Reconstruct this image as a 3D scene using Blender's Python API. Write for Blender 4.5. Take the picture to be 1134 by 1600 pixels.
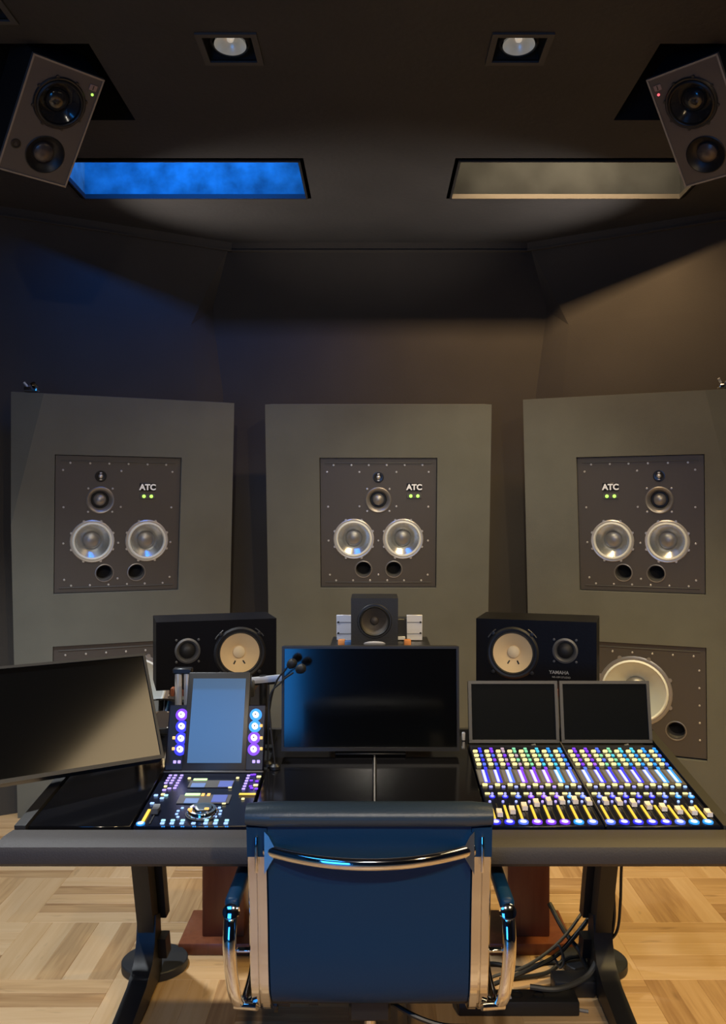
import bpy, bmesh, math, random
from mathutils import Matrix, Vector
random.seed(7)
PI = math.pi
scene = bpy.context.scene
C = scene.collection
for o in list(bpy.data.objects): bpy.data.objects.remove(o)

# ------------------------------------------------------------------ camera, world, light, exposure
F, CX, CY, EYE = 1400.0, 585.0, 800.0, 1.5          # focal length in pixels of a 1134x1600 frame, optical axis, eye height
cam_d = bpy.data.cameras.new('camera'); cam = bpy.data.objects.new('camera', cam_d); C.objects.link(cam)
cam.location = (0, 0, EYE); cam.rotation_euler = (PI/2, 0, 0)
cam_d.sensor_fit = 'VERTICAL'; cam_d.sensor_height = 36; cam_d.lens = F/1600*36
cam_d.shift_x = -(CX-567)/1600; cam_d.clip_start = .02
scene.camera = cam
scene.view_settings.view_transform = 'Standard'
scene.view_settings.look = 'None'
scene.view_settings.gamma = 1
scene.view_settings.use_curve_mapping = False
scene.view_settings.exposure = 0.0
w = bpy.data.worlds.new('world'); scene.world = w; w.use_nodes = True
w.node_tree.nodes['Background'].inputs[0].default_value = (.5, .5, .55, 1)
w.node_tree.nodes['Background'].inputs[1].default_value = .05

def area(name, loc, target, sx, sy, col, power, spread=180):
    d = bpy.data.lights.new(name, 'AREA'); d.shape = 'RECTANGLE'; d.size = sx; d.size_y = sy
    d.color = col; d.energy = power; d.spread = math.radians(spread)
    o = bpy.data.objects.new(name, d); C.objects.link(o); o.location = loc
    o.rotation_euler = (Vector(target)-Vector(loc)).to_track_quat('-Z', 'Y').to_euler()
    return o
def spot(name, loc, target, col, power, size, blend=.5, rad=.05):
    d = bpy.data.lights.new(name, 'SPOT'); d.color = col; d.energy = power
    d.spot_size = math.radians(size); d.spot_blend = blend; d.shadow_soft_size = rad
    o = bpy.data.objects.new(name, d); C.objects.link(o); o.location = loc
    o.rotation_euler = (Vector(target)-Vector(loc)).to_track_quat('-Z', 'Y').to_euler()
    return o
WARM = (1, .74, .45); BLUE = (.02, .30, 1.0); COOL = (.86, .92, 1.0)
# the two front ceiling coves: strips on the near side of each recess
area('cove_light_blue', (-.85, 3.865, 3.24), (-.85, 4.30, 3.08), .95, .06, (.012, .20, 1.0), 10)
area('cove_light_warm', (.91, 3.865, 3.24), (.91, 4.30, 3.08), .95, .06, (1, .66, .34), 32)
# gimbal downlights in view
spot('downlight_left', (-.467, 2.9, 2.985), (-.50, 4.7, .30), (1, .92, .80), 34, 62, .7)
spot('downlight_right', (.467, 2.9, 2.985), (.55, 4.7, .32), (1, .86, .58), 88, 62, .7)
# downlights at the sides that wash the floor
spot('downlight_side_left', (-1.187, 2.65, 2.985), (-1.2, 3.1, 0), (.88, .94, 1.0), 270, 84, .7)
spot('downlight_side_right', (1.187, 2.65, 2.985), (1.2, 3.0, 0), (1, .70, .24), 215, 84, .7)
# rear of the room: downlights, and unseen area lights added for screen reflections
spot('downlight_rear_left', (-.05, -1.0, 2.985), (-.55, 2.6, .3), (1, .90, .76), 230, 80, .8)
spot('downlight_rear_right', (1.2, -.8, 2.985), (.6, 2.6, .3), (1, .74, .42), 230, 80, .8)
area('unseen_area_blue', (-1.2, -1.1, 2.98), (-1.2, -1.1, 0), 1.1, 1.1, (.03, .30, 1), 26)
area('unseen_area_warm', (1.58, 1.45, 2.98), (1.58, 1.45, 0), 1.0, 1.7, (1, .74, .42), 22)
area('added_blue_light', (-1.26, -2.76, 1.05), (-1.26, 0, 1.05), 1.2, 1.7, (.03, .32, 1), 34)  # added blue source that gives the middle monitor its blue edge

# ------------------------------------------------------------------ coordinates
def at(px, py, Y):                                   # the point at depth Y seen at a pixel of the 1134x1600 photograph
    return Vector(((px-CX)/F*Y, Y, EYE-(py-CY)/F*Y))
def frame(loc, yaw=0, tilt=0, roll=0):
    return Matrix.Translation(loc) @ Matrix.Rotation(yaw, 4, 'Z') @ Matrix.Rotation(tilt, 4, 'X') @ Matrix.Rotation(roll, 4, 'Y')
def on_plane(px, py, M):                             # local (u, v) where the sight line meets the local xz plane of M
    n = M.to_3x3() @ Vector((0, 1, 0)); o = Vector((0, 0, EYE)); d = at(px, py, 1.0)-o
    t = (M.translation-o).dot(n)/d.dot(n)
    p = M.inverted() @ (o+d*t); return p.x, p.z

# ------------------------------------------------------------------ materials
MATS = {}
def mat(name, col, rough=.5, metal=0, bump=0, bscale=200, var=0, vscale=8, emit=None, es=0, coat=0, spec=.5, trans=0, sheen=0):
    m = bpy.data.materials.new(name); m.use_nodes = True; MATS[name] = m
    nt = m.node_tree; b = nt.nodes['Principled BSDF']
    b.inputs['Base Color'].default_value = (*col, 1); b.inputs['Roughness'].default_value = rough
    b.inputs['Metallic'].default_value = metal; b.inputs['Coat Weight'].default_value = coat
    b.inputs['Specular IOR Level'].default_value = spec; b.inputs['Sheen Weight'].default_value = sheen
    if emit: b.inputs['Emission Color'].default_value = (*emit, 1); b.inputs['Emission Strength'].default_value = es
    if bump or var: tc = nt.nodes.new('ShaderNodeTexCoord')
    if bump:
        n = nt.nodes.new('ShaderNodeTexNoise'); n.inputs['Scale'].default_value = bscale; n.inputs['Detail'].default_value = 3
        nt.links.new(tc.outputs['Object'], n.inputs['Vector'])
        bp = nt.nodes.new('ShaderNodeBump'); bp.inputs['Strength'].default_value = bump; bp.inputs['Distance'].default_value = .004
        nt.links.new(n.outputs['Fac'], bp.inputs['Height']); nt.links.new(bp.outputs['Normal'], b.inputs['Normal'])
    if var:
        n = nt.nodes.new('ShaderNodeTexNoise'); n.inputs['Scale'].default_value = vscale; n.inputs['Detail'].default_value = 5
        nt.links.new(tc.outputs['Object'], n.inputs['Vector'])
        mr = nt.nodes.new('ShaderNodeMapRange'); mr.inputs['From Min'].default_value = .3; mr.inputs['From Max'].default_value = .7
        mr.inputs['To Min'].default_value = 1-var; mr.inputs['To Max'].default_value = 1+var
        nt.links.new(n.outputs['Fac'], mr.inputs['Value'])
        mx = nt.nodes.new('ShaderNodeVectorMath'); mx.operation = 'SCALE'; mx.inputs[0].default_value = col
        nt.links.new(mr.outputs['Result'], mx.inputs['Scale']); nt.links.new(mx.outputs['Vector'], b.inputs['Base Color'])
    return m
def wood(name, cols, island=False, grain=(2.2, 34, 34), rough=.42, strength=.55):
    m = bpy.data.materials.new(name); m.use_nodes = True; MATS[name] = m
    nt = m.node_tree; N = nt.nodes; L = nt.links; b = N['Principled BSDF']; b.inputs['Roughness'].default_value = rough
    tc = N.new('ShaderNodeTexCoord')
    if island: r = N.new('ShaderNodeNewGeometry').outputs['Random Per Island']
    else: r = N.new('ShaderNodeObjectInfo').outputs['Random']
    off = N.new('ShaderNodeVectorMath'); off.operation = 'MULTIPLY_ADD'
    cmb = N.new('ShaderNodeCombineXYZ')
    for i in range(3): L.new(r, cmb.inputs[i])
    off.inputs[1].default_value = (37, 53, 71); L.new(cmb.outputs[0], off.inputs[0])
    mp = N.new('ShaderNodeMapping'); mp.inputs['Scale'].default_value = grain
    L.new(tc.outputs['Object'], mp.inputs['Vector']); L.new(mp.outputs[0], off.inputs[2])
    n1 = N.new('ShaderNodeTexNoise'); n1.inputs['Scale'].default_value = 1.3; n1.inputs['Detail'].default_value = 6; n1.inputs['Distortion'].default_value = .8
    L.new(off.outputs[0], n1.inputs['Vector'])
    wv = N.new('ShaderNodeMath'); wv.operation = 'MULTIPLY_ADD'; wv.inputs[1].default_value = strength; L.new(n1.outputs['Fac'], wv.inputs[0])
    rs = N.new('ShaderNodeMath'); rs.operation = 'MULTIPLY'; rs.inputs[1].default_value = 1-strength; L.new(r, rs.inputs[0]); L.new(rs.outputs[0], wv.inputs[2])
    cr = N.new('ShaderNodeValToRGB'); L.new(wv.outputs[0], cr.inputs['Fac'])
    e = cr.color_ramp.elements; e[0].position = .15; e[0].color = (*cols[0], 1); e[1].position = .85; e[1].color = (*cols[2], 1)
    x = e.new(.45); x.color = (*cols[1], 1)
    # knots
    mp2 = N.new('ShaderNodeMapping'); mp2.inputs['Scale'].default_value = (grain[0]*2.2, grain[1]*.55, grain[2]*.55)
    L.new(tc.outputs['Object'], mp2.inputs['Vector'])
    off2 = N.new('ShaderNodeVectorMath'); off2.operation = 'MULTIPLY_ADD'; off2.inputs[1].default_value = (91, 17, 43)
    L.new(cmb.outputs[0], off2.inputs[0]); L.new(mp2.outputs[0], off2.inputs[2])
    n2 = N.new('ShaderNodeTexNoise'); n2.inputs['Scale'].default_value = 1.2; n2.inputs['Detail'].default_value = 2; L.new(off2.outputs[0], n2.inputs['Vector'])
    kr = N.new('ShaderNodeMapRange'); kr.inputs['From Min'].default_value = .66; kr.inputs['From Max'].default_value = .80; kr.inputs['To Max'].default_value = .75
    L.new(n2.outputs['Fac'], kr.inputs['Value'])
    mx = N.new('ShaderNodeMix'); mx.data_type = 'RGBA'; L.new(kr.outputs[0], mx.inputs[0]); L.new(cr.outputs[0], mx.inputs[6])
    mx.inputs[7].default_value = (*[c*.55 for c in cols[0]], 1)
    L.new(mx.outputs[2], b.inputs['Base Color'])
    return m

mat('ceiling_paint', (.042, .041, .040), .5, bump=.35, bscale=35, var=.10, vscale=3)
mat('wall_cloth', (.046, .040, .033), .95, bump=.25, bscale=300, var=.10, vscale=2.5)
mat('wall_dark', (.03, .03, .032), .9)
mat('baffle_cloth', (.122, .126, .106), .95, bump=.3, bscale=500, var=.07, vscale=5, sheen=.1)
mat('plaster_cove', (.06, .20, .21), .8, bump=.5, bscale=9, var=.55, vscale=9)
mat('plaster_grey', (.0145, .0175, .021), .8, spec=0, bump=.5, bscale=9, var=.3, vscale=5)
mat('dark_rim', (.012, .012, .012), .6)
mat('black_void', (.004, .004, .004), .9)
mat('lamp_frame', (.075, .075, .072), .5)
mat('lamp_glass', (.55, .55, .52), .3, .5, emit=(1, .95, .84), es=.09)
mat('lamp_bulb', (.8, .8, .78), .2, .3, emit=(1, .93, .8), es=.3)
mat('speaker_panel', (.062, .056, .052), .45, bump=.15, bscale=600)
mat('steel', (.62, .62, .60), .35, .6)
mat('cone_silver', (.62, .65, .64), .26, .85)
mat('surround_grey', (.66, .69, .65), .5)
mat('cap_grey', (.27, .265, .26), .40, .6)
mat('dome_dark', (.02, .02, .02), .25)
mat('sub_cone', (.62, .68, .65), .4, .35)
mat('sub_surround', (.80, .84, .78), .5)
mat('logo_white', (.75, .75, .75), .5, emit=(1, 1, 1), es=.12)
mat('led_green', (.1, .3, .05), .4, emit=(.45, 1, .12), es=1.6)
mat('led_red', (.3, .05, .05), .4, emit=(1, .12, .15), es=1.5)
mat('black_ash', (.008, .008, .010), .38, bump=.1, bscale=120, spec=.06)
mat('black_plastic', (.012, .012, .013), .42)
mat('black_rubber', (.008, .008, .008), .6)
mat('paper_cone', (.76, .57, .31), .8)
mat('paper_cap', (.80, .66, .42), .75)
mat('tweeter_grey', (.10, .10, .10), .45, .3)
mat('speaker_grey', (.105, .092, .082), .5)
mat('cone_brown', (.055, .045, .035), .55)
mat('worn_silver', (.30, .30, .31), .4, .6)
mat('plate_silver', (.66, .66, .70), .4, .35)
mat('orange_block', (.62, .24, .07), .6)
mat('blue_block', (.05, .13, .30), .6)
mat('screen_matte', (.003, .003, .003), .105, coat=0, spec=.8)
mat('screen_black', (.006, .007, .008), .16)
mat('screen_touch', (.010, .014, .018), .22, coat=.3, emit=(.10, .17, .26), es=.62)  # blue reflection on the screen put into its emission
mat('pod_black', (.005, .005, .012), .35, spec=.3)
mat('bezel', (.022, .021, .020), .4)
mat('bezel_grey', (.085, .085, .085), .45, .3)
mat('desk_pad', (.048, .042, .038), .62, bump=.2, bscale=250)
mat('desk_frame', (.035, .033, .030), .5, .3)
mat('panel_gloss', (.004, .004, .005), .12)
mat('module_top', (.004, .006, .016), .25)
mat('module_grey', (.11, .105, .10), .4, .2)
mat('leg_black', (.010, .010, .010), .42)
mat('foot_disc', (.020, .022, .026), .5)
mat('leather', (.004, .036, .096), .42, bump=.12, bscale=220, spec=.22)
mat('leather_top', (.026, .046, .068), .38, bump=.12, bscale=220)
mat('chrome', (.80, .79, .77), .06, 1)
mat('chrome_soft', (.76, .75, .73), .07, 1)
mat('post_cream', (.72, .68, .60), .3, .35)
mat('cable_black', (.012, .012, .011), .5)
mat('cable_grey', (.20, .20, .19), .5)
mat('fader_cap', (.85, .80, .74), .35)
mat('yellow_key', (.5, .45, .2), .4, emit=(1, .86, .38), es=.95)
mat('orange_key', (.5, .3, .1), .4, emit=(1, .55, .12), es=.9)
mat('white_lit', (.8, .8, .8), .4, emit=(.85, .88, 1), es=1.4)
mat('green_lit', (.4, .6, .3), .4, emit=(.55, 1, .35), es=1.0)
mat('fader_yellow', (.4, .3, .05), .4, emit=(1, .62, .06), es=.85)
mat('grey_lcd', (.10, .10, .10), .35, emit=(.5, .45, .4), es=.16)
mat('lcd_blue', (.06, .08, .2), .3, emit=(.16, .22, .75), es=.45)
mat('lcd_pale', (.06, .08, .2), .3, emit=(.25, .42, .75), es=.5)
mat('knob_white', (.8, .8, .85), .4, emit=(.85, .82, 1), es=1.3)
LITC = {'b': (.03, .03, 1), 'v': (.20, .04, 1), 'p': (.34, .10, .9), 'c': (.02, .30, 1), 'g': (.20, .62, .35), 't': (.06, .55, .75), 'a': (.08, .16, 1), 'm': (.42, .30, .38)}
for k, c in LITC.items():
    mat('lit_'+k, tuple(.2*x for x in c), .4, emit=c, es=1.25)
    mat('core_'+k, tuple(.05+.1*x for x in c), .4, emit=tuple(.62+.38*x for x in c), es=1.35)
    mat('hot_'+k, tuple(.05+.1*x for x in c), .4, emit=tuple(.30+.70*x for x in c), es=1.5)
wood('parquet', [(.30, .16, .065), (.56, .36, .175), (.70, .50, .29)], rough=.38)
wood('parquet_field', [(.30, .16, .065), (.56, .36, .175), (.70, .50, .29)], True, rough=.38)
wood('cherry', [(.15, .042, .018), (.22, .066, .027), (.29, .10, .042)], grain=(20, 20, 2.0), rough=.35, strength=.9)

# ------------------------------------------------------------------ mesh builder
I4 = Matrix.Identity(4)
FRONT = Matrix(((1, 0, 0, 0), (0, 0, -1, 0), (0, 1, 0, 0), (0, 0, 0, 1)))    # lathe axis out of a front panel (towards local -y)
def FR(u, v, y=0): return Matrix.Translation((u, y, v)) @ FRONT
class MB:
    def __init__(s): s.v = []; s.f = []
    def add(s, vs, fs, M=None):
        k = len(s.v)
        s.v += [tuple((M @ Vector(p)) if M else p) for p in vs]; s.f += [tuple(i+k for i in f) for f in fs]; return s
    def box(s, c, d, M=None):
        x, y, z = c; a, b, e = d[0]/2, d[1]/2, d[2]/2
        vs = [(x+i*a, y+j*b, z+k*e) for i in (-1, 1) for j in (-1, 1) for k in (-1, 1)]
        return s.add(vs, [(0, 1, 3, 2), (4, 6, 7, 5), (0, 4, 5, 1), (2, 3, 7, 6), (0, 2, 6, 4), (1, 5, 7, 3)], M)
    def rbox(s, c, d, r=.004, seg=2, M=None):
        bm = bmesh.new(); bmesh.ops.create_cube(bm, size=1)
        for v in bm.verts: v.co = Vector((v.co.x*d[0]+c[0], v.co.y*d[1]+c[1], v.co.z*d[2]+c[2]))
        bmesh.ops.bevel(bm, geom=bm.edges[:], offset=min(r, .49*min(d)), segments=seg, profile=.5, affect='EDGES')
        bm.verts.index_update()
        s.add([tuple(v.co) for v in bm.verts], [tuple(v.index for v in f.verts) for f in bm.faces], M); bm.free(); return s
    def lathe(s, prof, n=32, M=None):
        vs = []; fs = []; m = len(prof); base = []
        for r, h in prof:
            if r < 1e-6: base.append((len(vs), 1)); vs.append((0, 0, h))
            else:
                base.append((len(vs), n)); vs += [(r*math.cos(2*PI*i/n), r*math.sin(2*PI*i/n), h) for i in range(n)]
        for j in range(m-1):
            (a, na), (b, nb) = base[j], base[j+1]
            for i in range(n):
                i2 = (i+1) % n
                if na == 1 and nb == 1: continue
                if na == 1: fs.append((a, b+i2, b+i))
                elif nb == 1: fs.append((a+i, a+i2, b))
                else: fs.append((a+i, a+i2, b+i2, b+i))
        return s.add(vs, [f[::-1] for f in fs], M)
    def cyl(s, p0, p1, r0, r1=None, n=16):
        p0 = Vector(p0); p1 = Vector(p1); r1 = r0 if r1 is None else r1; L = (p1-p0).length
        M = Matrix.Translation(p0) @ (p1-p0).to_track_quat('Z', 'Y').to_matrix().to_4x4()
        return s.lathe([(0, 0), (r0, 0), (r1, L), (0, L)], n, M)
    def sweep(s, pts, sec, up=(0, 0, 1), closed=False, cap=True):
        pts = [Vector(p) for p in pts]; n = len(pts); m = len(sec); vs = []; up = Vector(up)
        for i, p in enumerate(pts):
            a = pts[i-1] if (i > 0 or closed) else p; b = pts[(i+1) % n] if (i < n-1 or closed) else p
            t = (b-a).normalized(); side = t.cross(up)
            if side.length < 1e-4: side = t.cross(Vector((0.3, 1, 0)))
            side.normalize(); u2 = side.cross(t).normalized()
            vs += [tuple(p+side*q[0]+u2*q[1]) for q in sec]
        fs = []
        for i in range(n if closed else n-1):
            j = (i+1) % n
            for k in range(m):
                l = (k+1) % m; fs.append((i*m+k, i*m+l, j*m+l, j*m+k))
        if cap and not closed: fs += [tuple(range(m))[::-1], tuple((n-1)*m+k for k in range(m))]
        return s.add(vs, fs)
    def tube(s, pts, r, n=8, closed=False, up=(.13, .21, .97)):
        return s.sweep(pts, [(r*math.cos(2*PI*i/n), r*math.sin(2*PI*i/n)) for i in range(n)], up, closed)
    def prism(s, poly, a, b, axis='y', M=None):          # poly of (u, w) extruded between a and b along an axis
        n = len(poly)
        def pt(u, w_, t): return {'x': (t, u, w_), 'y': (u, t, w_), 'z': (u, w_, t)}[axis]
        vs = [pt(u, w_, a) for u, w_ in poly]+[pt(u, w_, b) for u, w_ in poly]
        fs = [tuple(range(n)), tuple(range(2*n-1, n-1, -1))]+[(i, i+n, (i+1) % n+n, (i+1) % n) for i in range(n)]
        return s.add(vs, fs, M)
    def build(s, name, m, parent=None, flat=False, loc=None):
        me = bpy.data.meshes.new(name); me.from_pydata(s.v, [], s.f)
        bm = bmesh.new(); bm.from_mesh(me); bmesh.ops.recalc_face_normals(bm, faces=bm.faces[:]); bm.to_mesh(me); bm.free()
        return put(name, me, m, parent, flat, loc)
def put(name, me, m, parent=None, flat=False, loc=None):
    if not me.materials: me.materials.append(MATS[m])
    if not flat:
        me.shade_smooth(); me.set_sharp_from_angle(angle=math.radians(38))
    o = bpy.data.objects.new(name, me); C.objects.link(o); o.parent = parent
    if loc is not None: o.location = loc
    return o
def dup(o, parent, loc=None, m=None, name=None):
    c = o.copy(); C.objects.link(c); c.parent = parent
    if name: c.name = name
    if loc is not None: c.location = loc
    return c
def tag(o, label=None, cat=None, group=None, kind=None):
    if label: o['label'] = label
    if cat: o['category'] = cat
    if group: o['group'] = group
    if kind: o['kind'] = kind
    return o
def empty(name, M, label, cat, group=None):
    o = bpy.data.objects.new(name, None); C.objects.link(o); o.empty_display_size = .05
    o.matrix_world = M if isinstance(M, Matrix) else Matrix.Translation(M)
    return tag(o, label, cat, group)
def holed(mb, outer, holes, y=0, depth=.012, n=40, M=None):
    """flat front with openings in the local xz plane; every opening gets a wall of its depth. outer: list of (u,v); hole: (u,v,r) or list of (u,v)"""
    bm = bmesh.new(); edges = []; loops = []
    for h in [outer]+holes:
        pts = [(h[0]+h[2]*math.cos(2*PI*i/n), h[1]+h[2]*math.sin(2*PI*i/n)) for i in range(n)] if not isinstance(h, list) else h
        vs = [bm.verts.new((u, y, v)) for u, v in pts]
        edges += [bm.edges.new((vs[i], vs[(i+1) % len(vs)])) for i in range(len(vs))]; loops.append(pts)
    bmesh.ops.triangle_fill(bm, use_beauty=True, edges=edges); bm.verts.index_update()
    mb.add([tuple(v.co) for v in bm.verts], [tuple(v.index for v in f.verts) for f in bm.faces], M); bm.free()
    for pts in loops[1:]:
        k = len(pts); vs = [(u, y, v) for u, v in pts]+[(u, y+depth, v) for u, v in pts]
        mb.add(vs, [(i, (i+1) % k, (i+1) % k+k, i+k) for i in range(k)], M)
    return mb
def rect(u0, u1, v0, v1): return [(u0, v0), (u1, v0), (u1, v1), (u0, v1)]
def cabinet_shape(w_, h, d, holes, M=None, n=40, depth=.02):
    mb = MB(); a, b = w_/2, h/2
    holed(mb, rect(-a, a, -b, b), holes, 0, depth, n, M)
    vs = [(x, y, z) for y in (0, d) for x, z in ((-a, -b), (a, -b), (a, b), (-a, b))]
    mb.add(vs, [(0, 1, 5, 4), (1, 2, 6, 5), (2, 3, 7, 6), (3, 0, 4, 7), (4, 5, 6, 7)], M)
    return mb
def spline(pts, k=8):
    P = [Vector(p) for p in pts]; P = [2*P[0]-P[1]]+P+[2*P[-1]-P[-2]]; out = []
    for i in range(1, len(P)-2):
        a, b, c, d = P[i-1], P[i], P[i+1], P[i+2]
        for j in range(k):
            t = j/k; out.append(.5*((2*b)+(c-a)*t+(2*a-5*b+4*c-d)*t*t+(3*b-a-3*c+d)*t**3))
    out.append(P[-2]); return out
def text(name, s, size, m, parent, M, ext=.0004, bold=0):
    c = bpy.data.curves.new(name, 'FONT'); c.body = s; c.size = size; c.extrude = ext; c.align_x = 'CENTER'; c.align_y = 'CENTER'; c.offset = bold
    t = bpy.data.objects.new(name, c); C.objects.link(t); me = bpy.data.meshes.new_from_object(t); bpy.data.objects.remove(t)
    me.name = name; me.materials.clear()
    o = put(name, me, m, parent, True); o.matrix_local = M @ Matrix.Rotation(PI/2, 4, 'X'); return o

# ------------------------------------------------------------------ the room
HC = 3.0; XR = 2.5; YR = -2.8
sl = MB().box((0, 1.3, -.07), (5.6, 8.8, .10)).build('floor', 'parquet_field', flat=True); tag(sl, kind='structure')
PX, PY, X0, Y0, NST = .4245, .40, -1.26, 2.875, 5
def plank_mb(L, W_, M=None, mb=None):
    mb = mb or MB(); a, b, c = L/2, W_/2, .0014
    vs = [(-a, -b, -.02), (a, -b, -.02), (a, b, -.02), (-a, b, -.02), (-a, -b, -c), (a, -b, -c), (a, b, -c), (-a, b, -c), (-a+c, -b+c, 0), (a-c, -b+c, 0), (a-c, b-c, 0), (-a+c, b-c, 0)]
    fs = [(8, 9, 10, 11)]+[(i, (i+1) % 4, (i+1) % 4+4, i+4) for i in range(4)]+[(i+4, (i+1) % 4+4, (i+1) % 4+8, i+8) for i in range(4)]
    return mb.add(vs, fs, M)
ph = plank_mb(PX, PY/NST).build('plank', 'parquet', sl, True); pv = plank_mb(PY, PX/NST).build('plank', 'parquet', sl, True)
field = MB(); npl = 0; first_h = first_v = True
for r in range(-14, 6):
    for q in range(-4, 10):
        x0 = X0+q*PX; y0 = Y0+r*PY; cx = x0+PX/2; cy = y0+PY/2
        if abs(cx) > 2.6 or cy > 5.1: continue
        vert = (q+r) % 2 == 0
        near = 2.45 < cy < 4.45 and abs(cx) < .42*(cy+.2)+.22
        for k in range(NST):
            if vert: loc = (x0+(k+.5)*PX/NST, cy, 0); rz = PI/2
            else: loc = (cx, y0+(k+.5)*PY/NST, 0); rz = 0
            if near:
                src = pv if vert else ph
                if vert and first_v: o = pv; first_v = False
                elif not vert and first_h: o = ph; first_h = False
                else: o = dup(src, sl)
                o.location = loc; o.rotation_euler = (0, 0, rz+(PI if random.random() < .5 else 0)); npl += 1
            else:
                plank_mb(PY if vert else PX, (PX if vert else PY)/NST, Matrix.Translation(loc) @ Matrix.Rotation(rz, 4, 'Z'), field)
fo = field.build('parquet_field', 'parquet_field', sl, True); tag(fo, kind='stuff')

# ceiling with openings
LAMPS = [(-.467, 2.9), (.467, 2.9), (-1.187, 2.65), (1.187, 2.65)]
LH = .078
openings = [(-1.38, -.322, 3.818, 4.268), (.363, 1.455, 3.818, 4.268), (-1.66, -.915, 2.87, 3.43), (.915, 1.66, 2.87, 3.43)]
openings += [(x-LH, x+LH, y-LH, y+LH) for x, y in LAMPS]
cm = MB()
holed(cm, rect(-2.9, 2.9, -3.1, 5.4), [rect(a, b, c, d) for a, b, c, d in openings], 0, .0, 4)
cm.v = [(x, z, HC) for x, y, z in cm.v]
ceil = cm.build('ceiling', 'ceiling_paint', flat=True); tag(ceil, kind='structure')
for a, b, c, d in openings[2:4]:                       # dark pockets above the ceiling speakers
    MB().add([(x, y, z) for z in (HC, HC+.5) for x, y in ((a, c), (b, c), (b, d), (a, d))], [(0, 1, 5, 4), (1, 2, 6, 5), (2, 3, 7, 6), (3, 0, 4, 7), (4, 5, 6, 7)]).build('recess_lining', 'black_void', ceil, True)

def wallmesh(name, vs, fs, m='wall_cloth'):
    o = MB().add(vs, fs).build(name, m, flat=True); tag(o, kind='structure'); return o
XL, XRt, YF = -.80, .855, 5.0
wallmesh('wall_front', [(-.9, YF+.01, 0), (.96, YF+.01, 0), (.96, YF+.01, HC+.1), (-.9, YF+.01, HC+.1), (-.9, YF+.2, 0), (.96, YF+.2, 0), (.96, YF+.2, HC+.1), (-.9, YF+.2, HC+.1)],
         [(0, 1, 2, 3), (4, 5, 6, 7), (0, 1, 5, 4), (3, 2, 6, 7), (0, 3, 7, 4), (1, 2, 6, 5)])
for s, nm in ((-1, 'left'), (1, 'right')):
    o_ = .028
    T = (o_+s*.828, YF+.02, HC+.02); A = (o_+s*.905, YF+.05, 2.66); K = (o_+s*.850, YF+.03, 2.10); D = (o_+s*.850, YF+.03, 0)
    B = (o_+s*1.03, 4.885, 2.52); F0 = (s*2.6, 3.98, HC+.02); F1 = (s*2.6, 3.98, 0); F2 = (s*2.6, 3.99, 2.5)
    back = [(s*2.7, 4.3, HC+.02), (s*2.7, 4.3, 0), (s*.9, 5.3, 0), (s*.9, 5.3, HC+.02)]
    wallmesh('wall_front_'+nm, [T, A, K, D, B, F0, F1, F2]+back, [(0, 1, 4), (0, 4, 7, 5), (1, 2, 4), (4, 2, 3), (4, 3, 6, 7), (8, 9, 10, 11), (5, 8, 11, 0), (6, 3, 10, 9)])
    bx_ = MB().box((s*(XR+.1), .7, HC/2), (.2, 7.0, HC)).build('wall_'+nm, 'wall_dark', flat=True); tag(bx_, kind='structure')
    tr = MB(); p = [Vector((o_+s*.828, YF-.002, 0)), Vector((s*2.5, 4.025, 0))]
    d = (p[1]-p[0]).normalized(); nrm = Vector((d.y, -d.x, 0))
    if nrm.y > 0: nrm = -nrm
    for z0, z1, t in ((2.958, 3.0, .012), (2.950, 2.958, .02)):
        q = [p[0], p[1], p[1]+nrm*t, p[0]+nrm*t]
        tr.add([(v.x, v.y, z) for z in (z0, z1) for v in q], [(0, 1, 2, 3), (4, 5, 6, 7), (0, 1, 5, 4), (1, 2, 6, 5), (2, 3, 7, 6), (3, 0, 4, 7)])
    tag(tr.build('trim_'+('2' if s < 0 else '3'), 'wall_cloth', flat=True), kind='structure')
tr = MB().box((.028, YF, 2.979), (1.66, .024, .042)).box((.028, YF, 2.954), (1.66, .04, .008))
tag(tr.build('trim_1', 'wall_cloth', flat=True), kind='structure')
tag(MB().box((0, YR-.1, HC/2), (5.4, .2, HC)).build('wall_rear', 'wall_dark', flat=True), kind='structure')

dr = MB()
for (x, z, dx, dz) in ((-1.90, 1.05, .08, 2.1), (-.62, 1.05, .08, 2.1), (-1.26, 2.06, 1.2, .08), (-1.26, .05, 1.2, .10)): dr.box((x, YR+.03, z), (dx, .06, dz))
tag(dr.build('blue_light_frame_1', 'dark_rim', flat=True), kind='structure')  # made-up frame around the added blue light

# ------------------------------------------------------------------ ceiling coves
def cove(a, b, c, d, m, label, side):
    h = .42
    t = empty('light_cove', ((a+b)/2, (c+d)/2, HC), label, 'ceiling light')
    w_, l = (b-a)/2, (d-c)/2
    MB().box((0, l+.01, h/2), (2*w_+.04, .02, h)).build('back_panel', m, t, True)
    MB().box((-w_-.01, 0, h/2), (.02, 2*l, h)).build('side_panel', m, t, True)
    MB().box((w_+.01, 0, h/2), (.02, 2*l, h)).build('side_panel', m, t, True)
    MB().box((0, -l-.01, h/2), (2*w_+.04, .02, h)).build('front_panel', m, t, True)
    MB().box((0, 0, h+.01), (2*w_+.04, 2*l+.04, .02)).build('top_panel', m, t, True)
    r = MB(); e = .009
    for (x, y, dx, dy) in ((0, -l, 2*w_+e, e), (0, l, 2*w_+e, e), (-w_, 0, e, 2*l), (w_, 0, e, 2*l)):
        r.box((x, y, .002), (dx, dy, .022))
    r.build('rim', 'dark_rim', t, True)
    MB().box((0, -l+.012, .24), (1.0, .022, .10)).build('lamp_tray', 'steel', t, True)
    return t
cove(*openings[0], 'plaster_cove', 'recessed ceiling cove glowing bright blue, above the left speaker panel', -1)
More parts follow.
